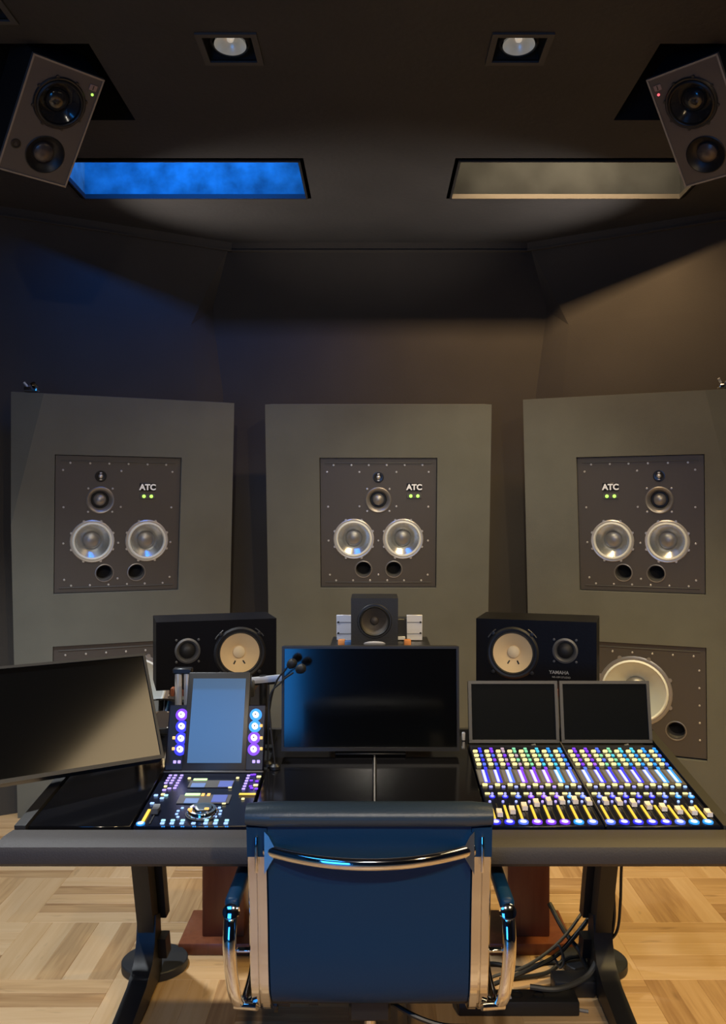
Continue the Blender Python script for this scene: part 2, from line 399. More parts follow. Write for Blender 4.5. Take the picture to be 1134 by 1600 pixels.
cove(*openings[1], 'plaster_grey', 'recessed ceiling cove with plain grey back, above the right speaker panel', 1)

# ------------------------------------------------------------------ recessed downlights
def downlight(x, y, label, grp):
    t = empty('downlight', (x, y, HC), label, 'ceiling light', grp)
    o = .0975; fr = MB()
    for (cx, cy, dx, dy) in ((0, -(o+LH)/2, 2*o, o-LH), (0, (o+LH)/2, 2*o, o-LH), (-(o+LH)/2, 0, o-LH, 2*LH), ((o+LH)/2, 0, o-LH, 2*LH)):
        fr.box((cx, cy, -.002), (dx, dy, .010))
    fr.build('frame', 'lamp_frame', t, True)
    h = .10
    MB().add([(sx*LH, sy*LH, z) for z in (0, h) for sx, sy in ((-1, -1), (1, -1), (1, 1), (-1, 1))], [(0, 1, 5, 4), (1, 2, 6, 5), (2, 3, 7, 6), (3, 0, 4, 7), (4, 5, 6, 7)]).build('housing', 'dark_rim', t, True)
    D = Matrix.Rotation(math.radians(-7), 4, 'X')
    MB().lathe([(.060, -.004), (.064, .004), (.064, .012), (.058, .010), (.058, -.002)], 32, Matrix.Translation((0, 0, .012)) @ D).build('gimbal_ring', 'lamp_frame', t)
    re = MB().lathe([(.052, .0), (.047, .020), (.032, .040), (.013, .050)], 32, Matrix.Translation((0, 0, .010)) @ D).build('reflector', 'lamp_glass', t)
    MB().lathe([(0, .012), (.010, .016), (.013, .03), (.013, .056)], 16, Matrix.Translation((0, 0, .010)) @ D).build('bulb', 'lamp_bulb', re)
downlight(*LAMPS[0], 'square recessed downlight in ceiling, left of the middle, above the blue cove', 'ceiling downlights')
downlight(*LAMPS[1], 'square recessed downlight in ceiling, right of the middle, above the grey cove', 'ceiling downlights')
downlight(*LAMPS[2], 'square recessed downlight cut off at the top left corner of the picture', 'ceiling downlights')
downlight(*LAMPS[3], 'square recessed downlight in ceiling near the right ceiling speaker', 'ceiling downlights')

# ------------------------------------------------------------------ speaker wall: baffles, mains, subwoofers
TILT = .129; YAW = .42
BF = {'c': frame((.0197, 4.60, 1.441), 0, TILT), 'l': frame((-1.255, 4.40, 1.437), YAW, TILT), 'r': frame((1.292, 4.367, 1.437), -YAW, TILT)}
MW, MH = .592, .667
OUT = {'c': [(414, 632), (768, 631), (762, 1000), (420, 1000)], 'l': [(18, 615), (366, 630), (363, 1010), (32, 1030)], 'r': [(817, 629), (1152, 607), (1138, 1030), (822, 1005)]}
SUBTOP = {'l': 1003, 'r': 1003, 'c': 1010}
def baffle(k, label):
    M = BF[k]; c = [on_plane(px, py, M) for px, py in OUT[k]]
    vb = -(1.441+.004)/math.cos(TILT)                       # floor line along the tilted front
    (ul, vt), (ur, vt2) = c[0], c[1]; s0 = (c[3][0]-c[0][0])/(c[3][1]-c[0][1]); s1 = (c[2][0]-c[1][0])/(c[2][1]-c[1][1])
    ulb = ul+s0*(vb-vt)*.5; urb = ur+s1*(vb-vt2)*.5
    vt = vt2 = max(vt, vt2) if k != 'c' else vt
    t = empty('speaker_baffle', M, label, 'speaker wall', 'cloth covered speaker wall panels')
    mh = rect(-MW/2-.004, MW/2+.004, -MH/2-.004, MH/2+.004); sv = -.60
    sh = rect(-MW/2-.004, MW/2+.004, sv-.57, sv+.004)
    fold = .14; fv = .62
    outer = [(ulb, vb), (urb, vb), (ur, vt2), (ul, vt)]
    tri = None
    if k == 'l': outer = [(ulb, vb), (urb, vb), (ur, vt2), (ul+fold, vt), (ul, vt-fv)]; tri = [(ul+fold, 0, vt), (ul, 0, vt-fv), (ul, .07, vt)]
    if k == 'r': outer = [(ulb, vb), (urb, vb), (ur, vt2-fv), (ur-fold, vt2), (ul, vt)]; tri = [(ur-fold, 0, vt2), (ur, 0, vt2-fv), (ur, .07, vt2)]
    mb = MB(); holed(mb, outer, [mh] if k == 'c' else [mh, sh], 0, .10)
    if tri: mb.add(tri, [(0, 1, 2)])
    q = [(ulb, vb), (urb, vb), (ur, vt2), (ul, vt)]; d = .22
    fy = [0, 0, .07 if k == 'r' else 0, .07 if k == 'l' else 0]
    vs = [(u, fy[i], v) for i, (u, v) in enumerate(q)]+[(u*.97, d if i > 1 else .11, v) for i, (u, v) in enumerate(q)]
    mb.add(vs, [(1, 2, 6, 5), (2, 3, 7, 6), (3, 0, 4, 7), (4, 5, 6, 7)])
    mb.build('cloth_panel', 'baffle_cloth', t, True)
    return t, sv
SCREW = MB().lathe([(.0052, 0), (.0052, .0022), (.0038, .0036), (.0018, .0036), (.0015, .0026), (0, .0026)], 10)
screw_me = None
def screw(parent, u, v, y=0):
    global screw_me
    if screw_me is None:
        o = SCREW.build('screw', 'steel', parent); screw_me = o.data
    else:
        o = bpy.data.objects.new('screw', screw_me); C.objects.link(o); o.parent = parent
    o.matrix_local = FR(u, v, y)
def driver(parent, u, v, R, y, name='woofer', depth=None, mats=('steel', 'surround_grey', 'cone_silver', 'cap_grey'), bolts=8, capr=.40, si=.775):
    depth = depth or R*.36; M = FR(u, v, y)
    f = MB().lathe([(R*.90, -.004), (R*.90, .006), (R*.96, .007), (R, .003), (R, -.004)], 40, M)
    for i in range(bolts):
        a = 2*PI*(i+.5)/bolts; f.lathe([(R*.06, 0), (R*.06, .005), (0, .005)], 8, M @ Matrix.Translation((R*1.005*math.cos(a), R*1.005*math.sin(a), 0)))
    fo = f.build(name, mats[0], parent)
    MB().lathe([(R*.90, .004), (R*.885, .009), (R*(.88+si)/2, .012), (R*(si+.02), .010), (R*si, .003), (R*(si-.01), -.003)], 40, M).build('surround', mats[1], fo)
    MB().lathe([(R*si, .001), (R*.65, -depth*.30), (R*.5, -depth*.68), (R*capr*.98, -depth*.95)], 40, M).build('cone', mats[2], fo)
    cr = R*capr
    MB().lathe([(cr, -depth*.92), (cr*.98, -depth*.80), (cr*.85, -depth*.58), (cr*.6, -depth*.40), (cr*.3, -depth*.30), (0, -depth*.27)], 28, M).build('dust_cap', mats[3], fo)
    return fo
def port(parent, u, v, r, y):
    o = MB().lathe([(r, -.08), (r, -.012), (r*1.04, -.002), (r*1.12, .004), (r*1.2, .003), (r*1.2, -.006)], 32, FR(u, v, y)).build('bass_port', 'cap_grey', parent)
    MB().lathe([(r*1.01, -.075), (0, -.075)], 24, FR(u, v, y)).build('port_inside', 'black_void', o)
def main_speaker(k, label, mid, wo, po, bu):
    t = empty('main_speaker', BF[k], label, 'loudspeaker', 'three flush mounted main speakers'); y = .012; a, b = MW/2, MH/2
    vw, vp, vm = -.082, -.241, .120
    mb = MB(); holed(mb, rect(-a, a, -b, b), [(wo[0], vw, .0945), (wo[1], vw, .0945), (po[0], vp, .038), (po[1], vp, .038), (mid, vm, .058)], y, .03)
    vs = [(x, yy, z) for yy in (y, y+.10) for x, z in ((-a, -b), (a, -b), (a, b), (-a, b))]
    mb.add(vs, [(0, 1, 5, 4), (1, 2, 6, 5), (2, 3, 7, 6), (3, 0, 4, 7), (4, 5, 6, 7)]); mb.build('front_panel', 'speaker_panel', t, True)
    for v in (b-.024, -b+.024): MB().rbox((0, y-.001, v), (MW*.92, .006, .004), .001, 1).build('trim_strip', 'lamp_frame', t)
    for u in wo: driver(t, u, vw, .105, y)
    for u in po: port(t, u, vp, .0375, y)
    M = FR(mid, vm, y)
    d = MB().lathe([(.066, -.002), (.066, .003), (.062, .006), (.056, .004), (.048, -.008), (.042, -.02)], 40, M).build('midrange_dome', 'cap_grey', t)
    MB().lathe([(.043, -.018), (.038, -.022), (.031, -.022)], 36, M).build('surround', 'dome_dark', d)
    MB().lathe([(.031, -.022), (.029, -.013), (.022, -.003), (.012, .003), (0, .005)], 28, M).build('dome', 'cap_grey', d)
    M = FR(mid, .237, y)
    w_ = MB().lathe([(.028, 0), (.028, .002), (.022, .003), (.016, .001), (0, .001)], 28, M).build('tweeter', 'dome_dark', t)
    MB().lathe([(.0105, .001), (.009, .006), (.005, .009), (0, .010)], 16, M).build('dome', 'steel', w_)
    MB().rbox((mid, y-.004, .237+.016), (.012, .004, .007), .0015, 1).build('bracket', 'steel', w_)
    MB().rbox((mid, y-.004, .237-.016), (.012, .004, .007), .0015, 1).build('bracket', 'steel', w_)
    bd = MB().rbox((bu, y-.001, .186), (.078, .003, .040), .001, 1).build('badge', 'dome_dark', t)
    text('badge_lettering', 'ATC', .040, 'logo_white', bd, Matrix.Translation((bu, y-.003, .185)), bold=.0016)
    lp = MB().rbox((bu, y-.002, .141), (.074, .005, .024), .001, 1).build('led_plate', 'lamp_frame', t)
    for du in (-.018, .018): MB().lathe([(.0085, 0), (.0085, .002), (.004, .004), (0, .0045)], 14, FR(bu+du, .141, y-.004)).build('led', 'led_green', lp)
    for v, us in ((.299, (-.229, -.138, -.049, .042, .134, .225)), (.264, (-.262, .257)), (.085, (-.258, .256)), (-.091, (-.257, 0, .256)), (-.27, (-.251, 0, .256)), (-.3, (-.219, -.131, -.043, .046, .133, .222))):
        for u in us: screw(t, u, v, y)
    for v in (.264, .087): screw(t, -.097 if k == 'c' else -mid*.1, v, y); screw(t, .092, v, y) if k == 'c' else None
    for du in (-.057, .057):
        for dv in (-.057, .057): screw(t, mid+du, vm+dv, y)
def subwoofer(k, label, sv, s):
    M = BF[k] @ Matrix.Translation((0, 0, sv)); hgt = .56
    t = empty('subwoofer', M, label, 'loudspeaker', 'subwoofers below the outer main speakers'); y = .012; a = MW/2; R = .182
    cu = -.04 if s > 0 else .09; cv = -.245; pu, pv = s*.155, -.43
    mb = MB(); holed(mb, rect(-a, a, -hgt, 0), [(cu, cv, R*.9), (pu, pv, .042)], y, .03)
    vs = [(x, yy, z) for yy in (y, y+.09) for x, z in ((-a, -hgt), (a, -hgt), (a, 0), (-a, 0))]
    mb.add(vs, [(0, 1, 5, 4), (1, 2, 6, 5), (2, 3, 7, 6), (3, 0, 4, 7), (4, 5, 6, 7)]); mb.build('front_panel', 'speaker_panel', t, True)
    MB().rbox((0, y-.001, -.022), (MW*.92, .006, .004), .001, 1).build('trim_strip', 'lamp_frame', t)
    driver(t, cu, cv, R, y, 'bass_driver', .055, ('worn_silver', 'sub_surround', 'sub_cone', 'cap_grey'), 8, .34, .82)
    port(t, pu, pv, .042, y)
    for i in range(6): screw(t, -a+.055+i*(MW-.11)/5, -.045, y)
    for i in range(5):
        for s2 in (-1, 1): screw(t, s2*(a-.03), -.115-i*.088, y)
tl, sv = baffle('l', 'grey cloth speaker wall panel on the left, tinted blue at its upper edge')
tc_, sv = baffle('c', 'olive grey cloth speaker wall panel in the middle behind the desk')
tr_, sv = baffle('r', 'grey cloth speaker wall panel on the right, cut by the picture edge')
main_speaker('l', 'black flush mounted main speaker in the left wall panel', -.088, (-.123, .139), (-.063, .091), .137)
main_speaker('c', 'black flush mounted main speaker in the middle wall panel', 0, (-.127, .127), (-.077, .080), .184)
main_speaker('r', 'black flush mounted main speaker in the right wall panel', .092, (-.134, .126), (-.084, .072), -.137)
subwoofer('l', 'subwoofer with pale ring low in the left wall panel, mostly behind the monitor', sv, -1)
subwoofer('r', 'subwoofer with big silver cone low in the right wall panel', sv, 1)
def clamp(p, label):
    t = empty('clip_lamp', p, label, 'lamp')
    MB().rbox((0, 0, .012), (.065, .04, .024), .005, 2).build('clamp', 'chrome_soft', t)
    MB().cyl((-.02, 0, .024), (-.035, -.01, .045), .006).build('stem', 'steel', t)
    MB().lathe([(0, .02), (.012, .018), (.018, .006), (.020, 0), (.017, 0), (0, .01)], 16, Matrix.Translation((.012, -.008, .026)) @ Matrix.Rotation(.9, 4, 'X')).build('head', 'chrome_soft', t)
for k, pxy, lb in (('l', (52, 617), 'small shiny clip lamp on top of the left wall panel'), ('r', (1131, 609), 'small pale clip lamp on top of the right wall panel')):
    u, v = on_plane(*pxy, BF[k]); vv = max(on_plane(*OUT[k][0], BF[k])[1], on_plane(*OUT[k][1], BF[k])[1])
    p = BF[k] @ Vector((u, .11, vv+.004)); clamp(p, lb)
    spot('ceiling_fill_beam', p+Vector((0, -.02, .06)), (-.55 if k == 'l' else .55, 4.32, 3.0), (1, .88, .80), 95, 62, 1, .02)  # added beam from the clip that brightens the front ceiling

# ------------------------------------------------------------------ ceiling speakers
def ceiling_speaker(s, label, led):
    # s = -1 left, 1 right; both hang from the pocket and look at the chair
    M = frame((s*1.1027+.003, 3.0406, 2.816), -s*.7639, .7731, -s*.018)
    t = empty('ceiling_speaker', M, label, 'loudspeaker', 'tilted ceiling speakers')
    w_, h, d = .24, .40, .20; wu, wv, wr = -s*.006, .078, .088; tu, tv, tr2 = -s*.016, -.108, .068
    holed(MB(), rect(-w_/2, w_/2, -h/2, h/2), [(wu, wv, wr*.93), (tu, tv, tr2*.97)], 0, .02).build('front_panel', 'speaker_grey', t, True)
    cb = MB(); a_, b_ = w_/2-.002, h/2-.002
    cb.add([(x, y, z) for y in (.003, d) for x, z in ((-a_, -b_), (a_, -b_), (a_, b_), (-a_, b_))], [(0, 1, 5, 4), (1, 2, 6, 5), (2, 3, 7, 6), (3, 0, 4, 7), (4, 5, 6, 7)]).build('cabinet', 'black_void', t, True)
    e = MB()
    for (x, z, dx, dz) in ((0, h/2, w_+.006, .006), (0, -h/2, w_+.006, .006), (-w_/2, 0, .006, h), (w_/2, 0, .006, h)): e.box((x, .004, z), (dx, .014, dz))
    e.build('edge_trim', 'worn_silver', t, True)
    driver(t, wu, wv, wr, 0, 'woofer', .03, ('bezel', 'black_plastic', 'dome_gloss', 'dome_gloss'), 8, .45)
    m = FR(tu, tv)
    tw = MB().lathe([(tr2, .001), (tr2*.95, .003), (tr2*.86, -.004), (tr2*.62, -.018), (tr2*.5, -.02)], 36, m).build('tweeter', 'black_plastic', t)
    MB().lathe([(tr2*.52, -.02), (tr2*.5, -.010), (tr2*.35, -.002), (0, .002)], 24, m).build('dome', 'cap_dim', tw)
    MB().lathe([(.017, 0), (.017, .002), (.013, .003), (.012, .001), (0, .001)], 20, FR(s*.088, -.10)).build('emblem', 'black_plastic', t)
    text('emblem_sign', '&', .02, 'bezel_grey', t, Matrix.Translation((s*.088, -.002, -.10)))
    bd = MB().rbox((-s*.095, -.001, .165), (.026, .003, .020), .001, 1).build('badge', 'badge_pale', t)
    MB().box((-s*.095, -.003, .165), (.003, .001, .014)).build('badge_mark', 'bezel', bd, True)
    MB().lathe([(.0045, 0), (.0045, .002), (0, .003)], 10, FR(-s*.100, .142)).build('led', led, t)
    MB().rbox((0, d+.012, .02), (.10, .024, .16), .004, 1).build('wall_plate', 'black_plastic', t)
    inv = M.inverted(); top = inv @ Vector((M.translation.x-s*-.12, M.translation.y+.10, 3.49))
    MB().cyl((0, d+.02, .02), top, .018).build('mounting_arm', 'black_plastic', t)
mat('dome_gloss', (.03, .03, .03), .16, .3, coat=.5)
mat('cap_dim', (.10, .085, .08), .3, .4)
mat('badge_pale', (.35, .27, .26), .4, .3)
ceiling_speaker(-1, 'two way speaker hanging tilted from the ceiling at the left, green light lit', 'led_green')
ceiling_speaker(1, 'two way speaker hanging tilted from the ceiling at the right, red light lit', 'led_red')

# ------------------------------------------------------------------ nearfield speakers on pedestals
def nearfield(s, label, x):
    M = frame((x, 2.87, 1.0455), -s*.29, 0); w_, h, d = .382, .215, .199
    t = empty('nearfield_speaker', M, label, 'loudspeaker', 'white cone nearfield speakers')
    wu, tu = -s*.072, s*.094
    cabinet_shape(w_, h, d, [(wu, 0, .070), (tu, .014, .027)], depth=.03).build('cabinet', 'black_ash', t, True)
    m = FR(wu, 0)
    f = MB().lathe([(.070, -.004), (.071, .005), (.078, .006), (.084, .002), (.084, 0)], 44, m)
    for i in range(4):
        a = PI/4+i*PI/2; f.lathe([(.006, 0), (.006, .007), (0, .008)], 10, m @ Matrix.Translation((.088*math.cos(a), .088*math.sin(a), 0)))
    fo = f.build('woofer', 'black_plastic', t)
    for a0 in (.6, 2.2): 
        MB().tube([m @ Vector((.092*math.cos(a0+i*.05), .092*math.sin(a0+i*.05), .003)) for i in range(9)], .0018, 6).build('grille_clip', 'bezel_grey', fo)
    MB().lathe([(.071, .003), (.069, .006), (.066, .006), (.0635, .001)], 44, m).build('surround', 'black_rubber', fo)
    co = MB().lathe([(.0640, .001), (.045, -.011), (.021, -.024), (.019, -.026)], 44, m).build('cone', 'paper_cone', fo)
    MB().lathe([(.0205, -.024), (.019, -.017), (.012, -.012), (0, -.010)], 28, m).build('dust_cap', 'paper_cap', fo)
    for du in (-1, 1):
        MB().box((0, 0, 0), (.0045, .004, .013), Matrix.Translation((wu+du*.0155, .0165, -.033)) @ Matrix.Rotation(-du*.55, 4, 'Y') @ Matrix.Rotation(-.5, 4, 'X')).build('tinsel_lead', 'black_rubber', fo, True)
    m = FR(tu, .014)
    tw = MB().lathe([(.040, 0), (.040, .003), (.034, .005), (.028, .001), (.025, -.006)], 36, m).build('tweeter', 'tweeter_grey', t)
    MB().lathe([(.027, -.006), (.020, .002), (.010, .006), (0, .007)], 24, m).build('dome', 'black_rubber', tw)
    for i in range(4):
        a = PI/4+i*PI/2; MB().lathe([(.004, 0), (.004, .003), (0, .004)], 8, FR(tu+.049*math.cos(a), .014+.049*math.sin(a))).build('screw', 'bezel_grey', tw)
    if s > 0:
        text('lettering', 'YAMAHA', .015, 'letter_grey', t, Matrix.Translation((.075, -.0015, -.056)), bold=.0003)
        text('lettering', 'NS-10M STUDIO', .008, 'letter_grey', t, Matrix.Translation((.082, -.0015, -.071)))
mat('letter_grey', (.30, .31, .33), .5)
nearfield(-1, 'black white-coned nearfield speaker on its side, left of the middle monitor', -.503)
nearfield(1, 'black white-coned nearfield speaker on its side, right of the middle monitor', .5145)
def pedestal(s, label):
    t = empty('speaker_pedestal', (s*.525+.005, 3.08, 0), label, 'speaker stand', 'cherry wood speaker pedestals')
    MB().rbox((0, .08, .020), (.29, .26, .04), .004, 2).build('base', 'cherry', t)
    MB().rbox((0, .07, .4775), (.145, .14, .875), .004, 2).build('column', 'cherry', t)
    MB().rbox((0, -.07, .926), (.26, .34, .022), .003, 1).build('top_plate', 'cherry', t)
pedestal(-1, 'reddish wood speaker pedestal under the desk, left of the chair')
pedestal(1, 'reddish wood speaker pedestal under the desk, right of the chair')

# ------------------------------------------------------------------ small centre speaker on a stand with a silver unit
t = empty('speaker_stand', (.02, 3.06, 0), 'slim black stand carrying the small cube speaker behind the middle monitor', 'speaker stand')
MB().rbox((0, 0, .01), (.34, .34, .02), .004, 1).build('base', 'leg_black', t)
MB().cyl((0, 0, .02), (0, 0, 1.03), .025).build('pole', 'leg_black', t)
MB().rbox((0, 0, 1.040), (.34, .36, .020), .003, 1).build('shelf', 'leg_black', t)
t = empty('cube_speaker', (0, 2.93, 1.05), 'small black cube speaker above the middle monitor', 'loudspeaker')
MM = Matrix.Translation((0, 0, .085)); 
mat('cube_black', (.012, .012, .013), .5, bump=.2, bscale=300)
cabinet_shape(.154, .166, .16, [(0, .008, .049)], MM, depth=.02).build('cabinet', 'cube_black', t, True)
m = MM @ FR(0, .008)
f = MB().lathe([(.049, -.004), (.050, .003), (.055, .003), (.057, 0)], 40, m).build('driver', 'black_plastic', t)
MB().lathe([(.050, 0), (.047, .004), (.043, .000)], 40, m).build('surround', 'black_rubber', f)
MB().lathe([(.0435, .000), (.030, -.008), (.016, -.017), (.012, -.019)], 40, m).build('cone', 'cone_brown', f)
MB().lathe([(.0145, -.018), (.012, -.010), (.006, -.006), (0, -.005)], 24, m).build('dust_cap', 'cone_brown', f)
MB().lathe([(.036, 0), (.036, .0015), (.033, .002), (0, .002)], 36, MM @ FR(0, -.066) @ Matrix.Scale(.24, 4, (0, 1, 0))).build('badge', 'worn_silver', t)
t = empty('rack_unit', (.017, 3.13, 1.05), 'silver metal unit with screw holes half hidden behind the small cube speaker', 'audio unit')
MB().rbox((0, .04, .045), (.29, .08, .062), .002, 1).build('chassis', 'black_plastic', t)
for s in (-1, 1):
    p = MB().rbox((s*.1225, -.004, .047), (.054, .006, .088), .001, 1).build('face_plate', 'plate_silver', t)
    for v in (.028, .066): MB().lathe([(.0035, 0), (.0035, .002), (0, .002)], 10, FR(s*.143, v, -.007)).build('screw_hole', 'black_rubber', p)
    for v in (.026, .066): MB().box((s*.1225, -.0075, v), (.052, .001, .0015)).build('groove', 'bezel_grey', p, True)
MB().rbox((.075, -.004, .010), (.030, .006, .012), .001, 1).build('switch', 'plate_silver', t)
for x, m_, lb in ((-.110, 'orange_block', 'small orange block left of the cube speaker base'), (.110, 'orange_block', 'small orange block right of the cube speaker base')):
    o = MB().rbox((0, 0, .012), (.024, .02, .024), .004, 2).build('foam_block', m_, None, loc=(x, 3.0, 1.05)); tag(o, lb, 'block', 'orange blocks beside the cube speaker')
o = MB().rbox((0, 0, .011), (.026, .02, .022), .004, 2).build('foam_block', 'blue_block', None, loc=(-.086, 2.985, 1.05)); tag(o, 'small blue block beside the left of the cube speaker base', 'block')

# ------------------------------------------------------------------ the console desk
YD, ZD, SL = 2.095, .765, .114; SA = math.atan(SL)
def zs(Y): return ZD+SL*(Y-YD)
def slope_frame(x, Y=YD): return Matrix.Translation((x, Y, zs(Y))) @ Matrix.Rotation(SA, 4, 'X')     # local x right, y up the slope, z normal
SLP = slope_frame(0)
def on_slope(px, py):
    n = SLP.to_3x3() @ Vector((0, 0, 1)); o = Vector((0, 0, EYE)); d = at(px, py, 1)-o
    p = SLP.inverted() @ (o+d*((SLP.translation-o).dot(n)/d.dot(n))); return p.x, p.y
desk = empty('console_desk', (0, 2.4, 0), 'black mixing console desk with padded front edge and slanted legs', 'desk')
dk = Matrix.Translation((0, -2.4, 0))
HW = .84
# padded arm rest: rounded section swept along x
sec = [(1.992, .712), (2.09, .712), (2.09, .752), (2.085, .7605), (2.03, .7655), (2.005, .7645), (1.985, .757), (1.977, .742), (1.980, .722)]
MB().prism(sec, -HW, HW, 'x', dk).build('arm_rest', 'desk_pad', desk)
for s in (-1, 1):
    x0, x1 = (-HW, -HW+.026) if s < 0 else (HW-.026, HW)
    MB().prism([(2.09, .712), (2.70, .72), (2.70, zs(2.70)+.008), (2.09, zs(2.09)+.004)], x0, x1, 'x', dk).build('side_rail', 'desk_frame', desk, True)
MB().prism([(2.09, .70), (2.70, .705), (2.70, zs(2.70)-.034), (2.09, zs(2.09)-.034)], -HW+.027, HW-.027, 'x', dk).build('chassis', 'leg_black', desk, True)
MB().box((0, 2.712, .772), (2*HW, .02, .145), dk).build('rear_panel', 'desk_frame', desk, True)
MB().rbox((0, 2.685, .60), (1.42, .04, .10), .006, 1, dk).build('cross_beam', 'leg_black', desk)
for s in (-1, 1):
    X = s*.712
    lg = MB()
    # slanted column, two telescoping sections
    def obl(p, q, dx, dy):
        p, q = Vector(p), Vector(q); vs = [(p.x+a*dx/2, p.y+b*dy/2, p.z) for a, b in ((-1, -1), (1, -1), (1, 1), (-1, 1))]+[(q.x+a*dx/2, q.y+b*dy/2, q.z) for a, b in ((-1, -1), (1, -1), (1, 1), (-1, 1))]
        return vs, [(0, 1, 2, 3), (4, 5, 6, 7), (0, 1, 5, 4), (1, 2, 6, 5), (2, 3, 7, 6), (3, 0, 4, 7)]
    lg.add(*obl((X, 2.845, .13), (X-s*.0, 2.655, .71), .050, .07), dk)
    col = lg.build('leg', 'leg_black', desk, True)
    MB().add(*obl((X-s*.020, 2.895, .20), (X-s*.020, 2.74, .71), .050, .05), dk).build('column_cover', 'leg_black', col, True)
    MB().add(*obl((X-s*.036, 2.87, .085), (X-s*.036, 2.85, .155), .036, .06), dk).build('cover_foot', 'leg_black', col, True)
    prof = [(2.88, .018), (2.88, .10), (2.86, .22), (2.80, .24), (2.785, .16), (2.755, .11), (2.68, .078), (2.40, .036), (2.30, .026), (2.30, .0), (2.40, .0), (2.70, .012)]
    MB().prism(prof, X-.029, X+.029, 'x', dk).build('foot', 'leg_black', desk)
    MB().lathe([(0, .001), (.104, .001), (.107, .004), (.107, .026), (.104, .029), (0, .029)], 40, dk @ Matrix.Translation((X-s*-.012, 2.955, 0))).build('floor_plate', 'foot_disc', desk)

def slab(parent, x0, x1, s0, s1, z0, z1, name, m, r=.002):
    return MB().rbox(((x0+x1)/2, (s0+s1)/2, (z0+z1)/2), (x1-x0, s1-s0, z1-z0), r, 1).build(name, m, parent)
def module(name, x0, x1, label, cat, grp=None, L=.50, m='module_top'):
    t = empty(name, slope_frame((x0+x1)/2), label, cat, grp); w_ = (x1-x0)/2-.0015
    slab(t, -w_, w_, .001, L, -.03, 0, 'body', m); return t, w_
module('blank_panel', -.812, -.570, 'glossy black blank panel at the left end of the desk', 'panel', 'blank desk panels', .60, 'panel_gloss')
module('blank_panel', -.294, -.002, 'glossy black blank panel behind the chair, left half', 'panel', 'blank desk panels', .60, 'panel_gloss')
module('blank_panel', .002, .270, 'glossy black blank panel behind the chair, right half', 'panel', 'blank desk panels', .60, 'panel_gloss')
o = MB().box((0, .30, -.012), (.004, .59, .030), slope_frame(0)).build('panel_seam_strip', 'worn_silver', desk, True); o.matrix_local = dk

# ---- fader modules
cache = {}
def piece(key, mb_fn, name, m, parent, loc):
    k = (key, m)
    if k not in cache:
        o = mb_fn().build(name, m, parent); cache[k] = o.data
    else:
        o = bpy.data.objects.new(name, cache[k]); C.objects.link(o); o.parent = parent
    o.location = loc; return o
def key(w_, d, h, r=.001): return lambda: MB().rbox((0, 0, h/2), (w_, d, h), r, 1)
def disc(r, h, n=16): return lambda: MB().lathe([(r, 0), (r, h*.8), (r*.85, h), (0, h)], n)
def ringm(r0, r1, h): return lambda: MB().lathe([(r0, 0), (r0, h), (r1, h), (r1, 0)], 20)  # glowing ring that paints the halo of light around a lit key
def sY(Y): return (Y-YD)/math.cos(SA)
def fader_module(x0, x1, cols, tops, caps, label):
    t, hw = module('fader_module', x0, x1, label, 'mixing console', 'fader modules', .515)
    slab(t, -hw, hw, sY(2.325), sY(2.425), 0, .0012, 'grey_band', 'module_grey', .0004)
    pitch = 2*hw*.985/8
    for i in range(8):
        x = -hw*.985+(i+.5)*pitch; c, tp = cols[i], tops[i]
        st = slab(t, x-pitch*.46, x+pitch*.46, .004, .50, .0, .0010, 'channel_strip', 'module_top', .0003); d = x
        def P(dx, Y, z=.001): return (d+dx, sY(Y), z)
        for j, Y in enumerate((2.545, 2.514, 2.483, 2.452)):
            piece('enc', key(.0135, .0085, .007, .002), 'encoder_key', 'yellow_key', st, P(-.006, Y))
            piece('rgb', key(.008, .011, .004), 'light_key', 'lit_'+tp[j % len(tp)], st, P(.009, Y+.004))
        piece('rgb', key(.008, .011, .004), 'light_key', 'lit_'+c, st, P(.009, 2.428))
        piece('rgbt', key(.009, .007, .004), 'light_key', 'lit_'+tp[0], st, P(.009, 2.568))
        piece('mback', key(.015, .082, .0012, .0004), 'meter_window', 'lit_'+c, st, P(.003, 2.379, .0011))
        for j in range(7): piece('mseg', key(.0072, .0095, .0016, .0004), 'meter_segment', 'core_'+c, st, P(0, 2.412-j*.0112, .002))
        piece('lcd', key(.011, .075, .0014, .0004), 'meter_screen', 'grey_lcd', st, P(-.0105, 2.379, .0011))
        piece('yk', key(.013, .009, .005), 'yellow_key', 'yellow_key', st, P(-.006, 2.320))
        piece('rk', key(.009, .006, .004), 'light_key', 'hot_'+c, st, P(.008, 2.309))
        piece('yk2', key(.013, .006, .004), 'yellow_key', 'yellow_key', st, P(-.006, 2.268))
        piece('dt', disc(.0032, .004, 10), 'light_key', 'hot_'+c, st, P(.006, 2.268))
        piece('dt2', disc(.0045, .004, 10), 'light_key', 'hot_'+c, st, P(.004, 2.252))
        piece('dt3', ringm(.0075, .0055, .002), 'key_halo', 'lit_'+c, st, P(.004, 2.252))
        piece('dt', disc(.0032, .004, 10), 'light_key', 'hot_'+c, st, P(-.006, 2.222))
        piece('slot', key(.0035, .092, .0012, .0004), 'fader_slot', 'black_rubber', st, P(.008, 2.168, .0011))
        piece('fy', key(.0058, .074, .0030, .0006), 'level_strip', 'fader_yellow', st, P(-.006, 2.163, .0011))
        cy = caps[i]
        fc = piece('cap', lambda: MB().prism([(-.014, 0), (.014, 0), (.0125, .010), (.004, .0075), (-.004, .0075), (-.0125, .010)], -.0065, .0065, 'x', Matrix.Identity(4)), 'fader_cap', 'fader_cap', st, P(.008, cy, .003))
        piece('rb', disc(.0080, .004, 20), 'round_key', 'core_'+c, st, P(-.006, 2.113))
        piece('rr', ringm(.0122, .0082, .0028), 'key_halo', 'lit_'+c, st, P(-.006, 2.113))
    return t
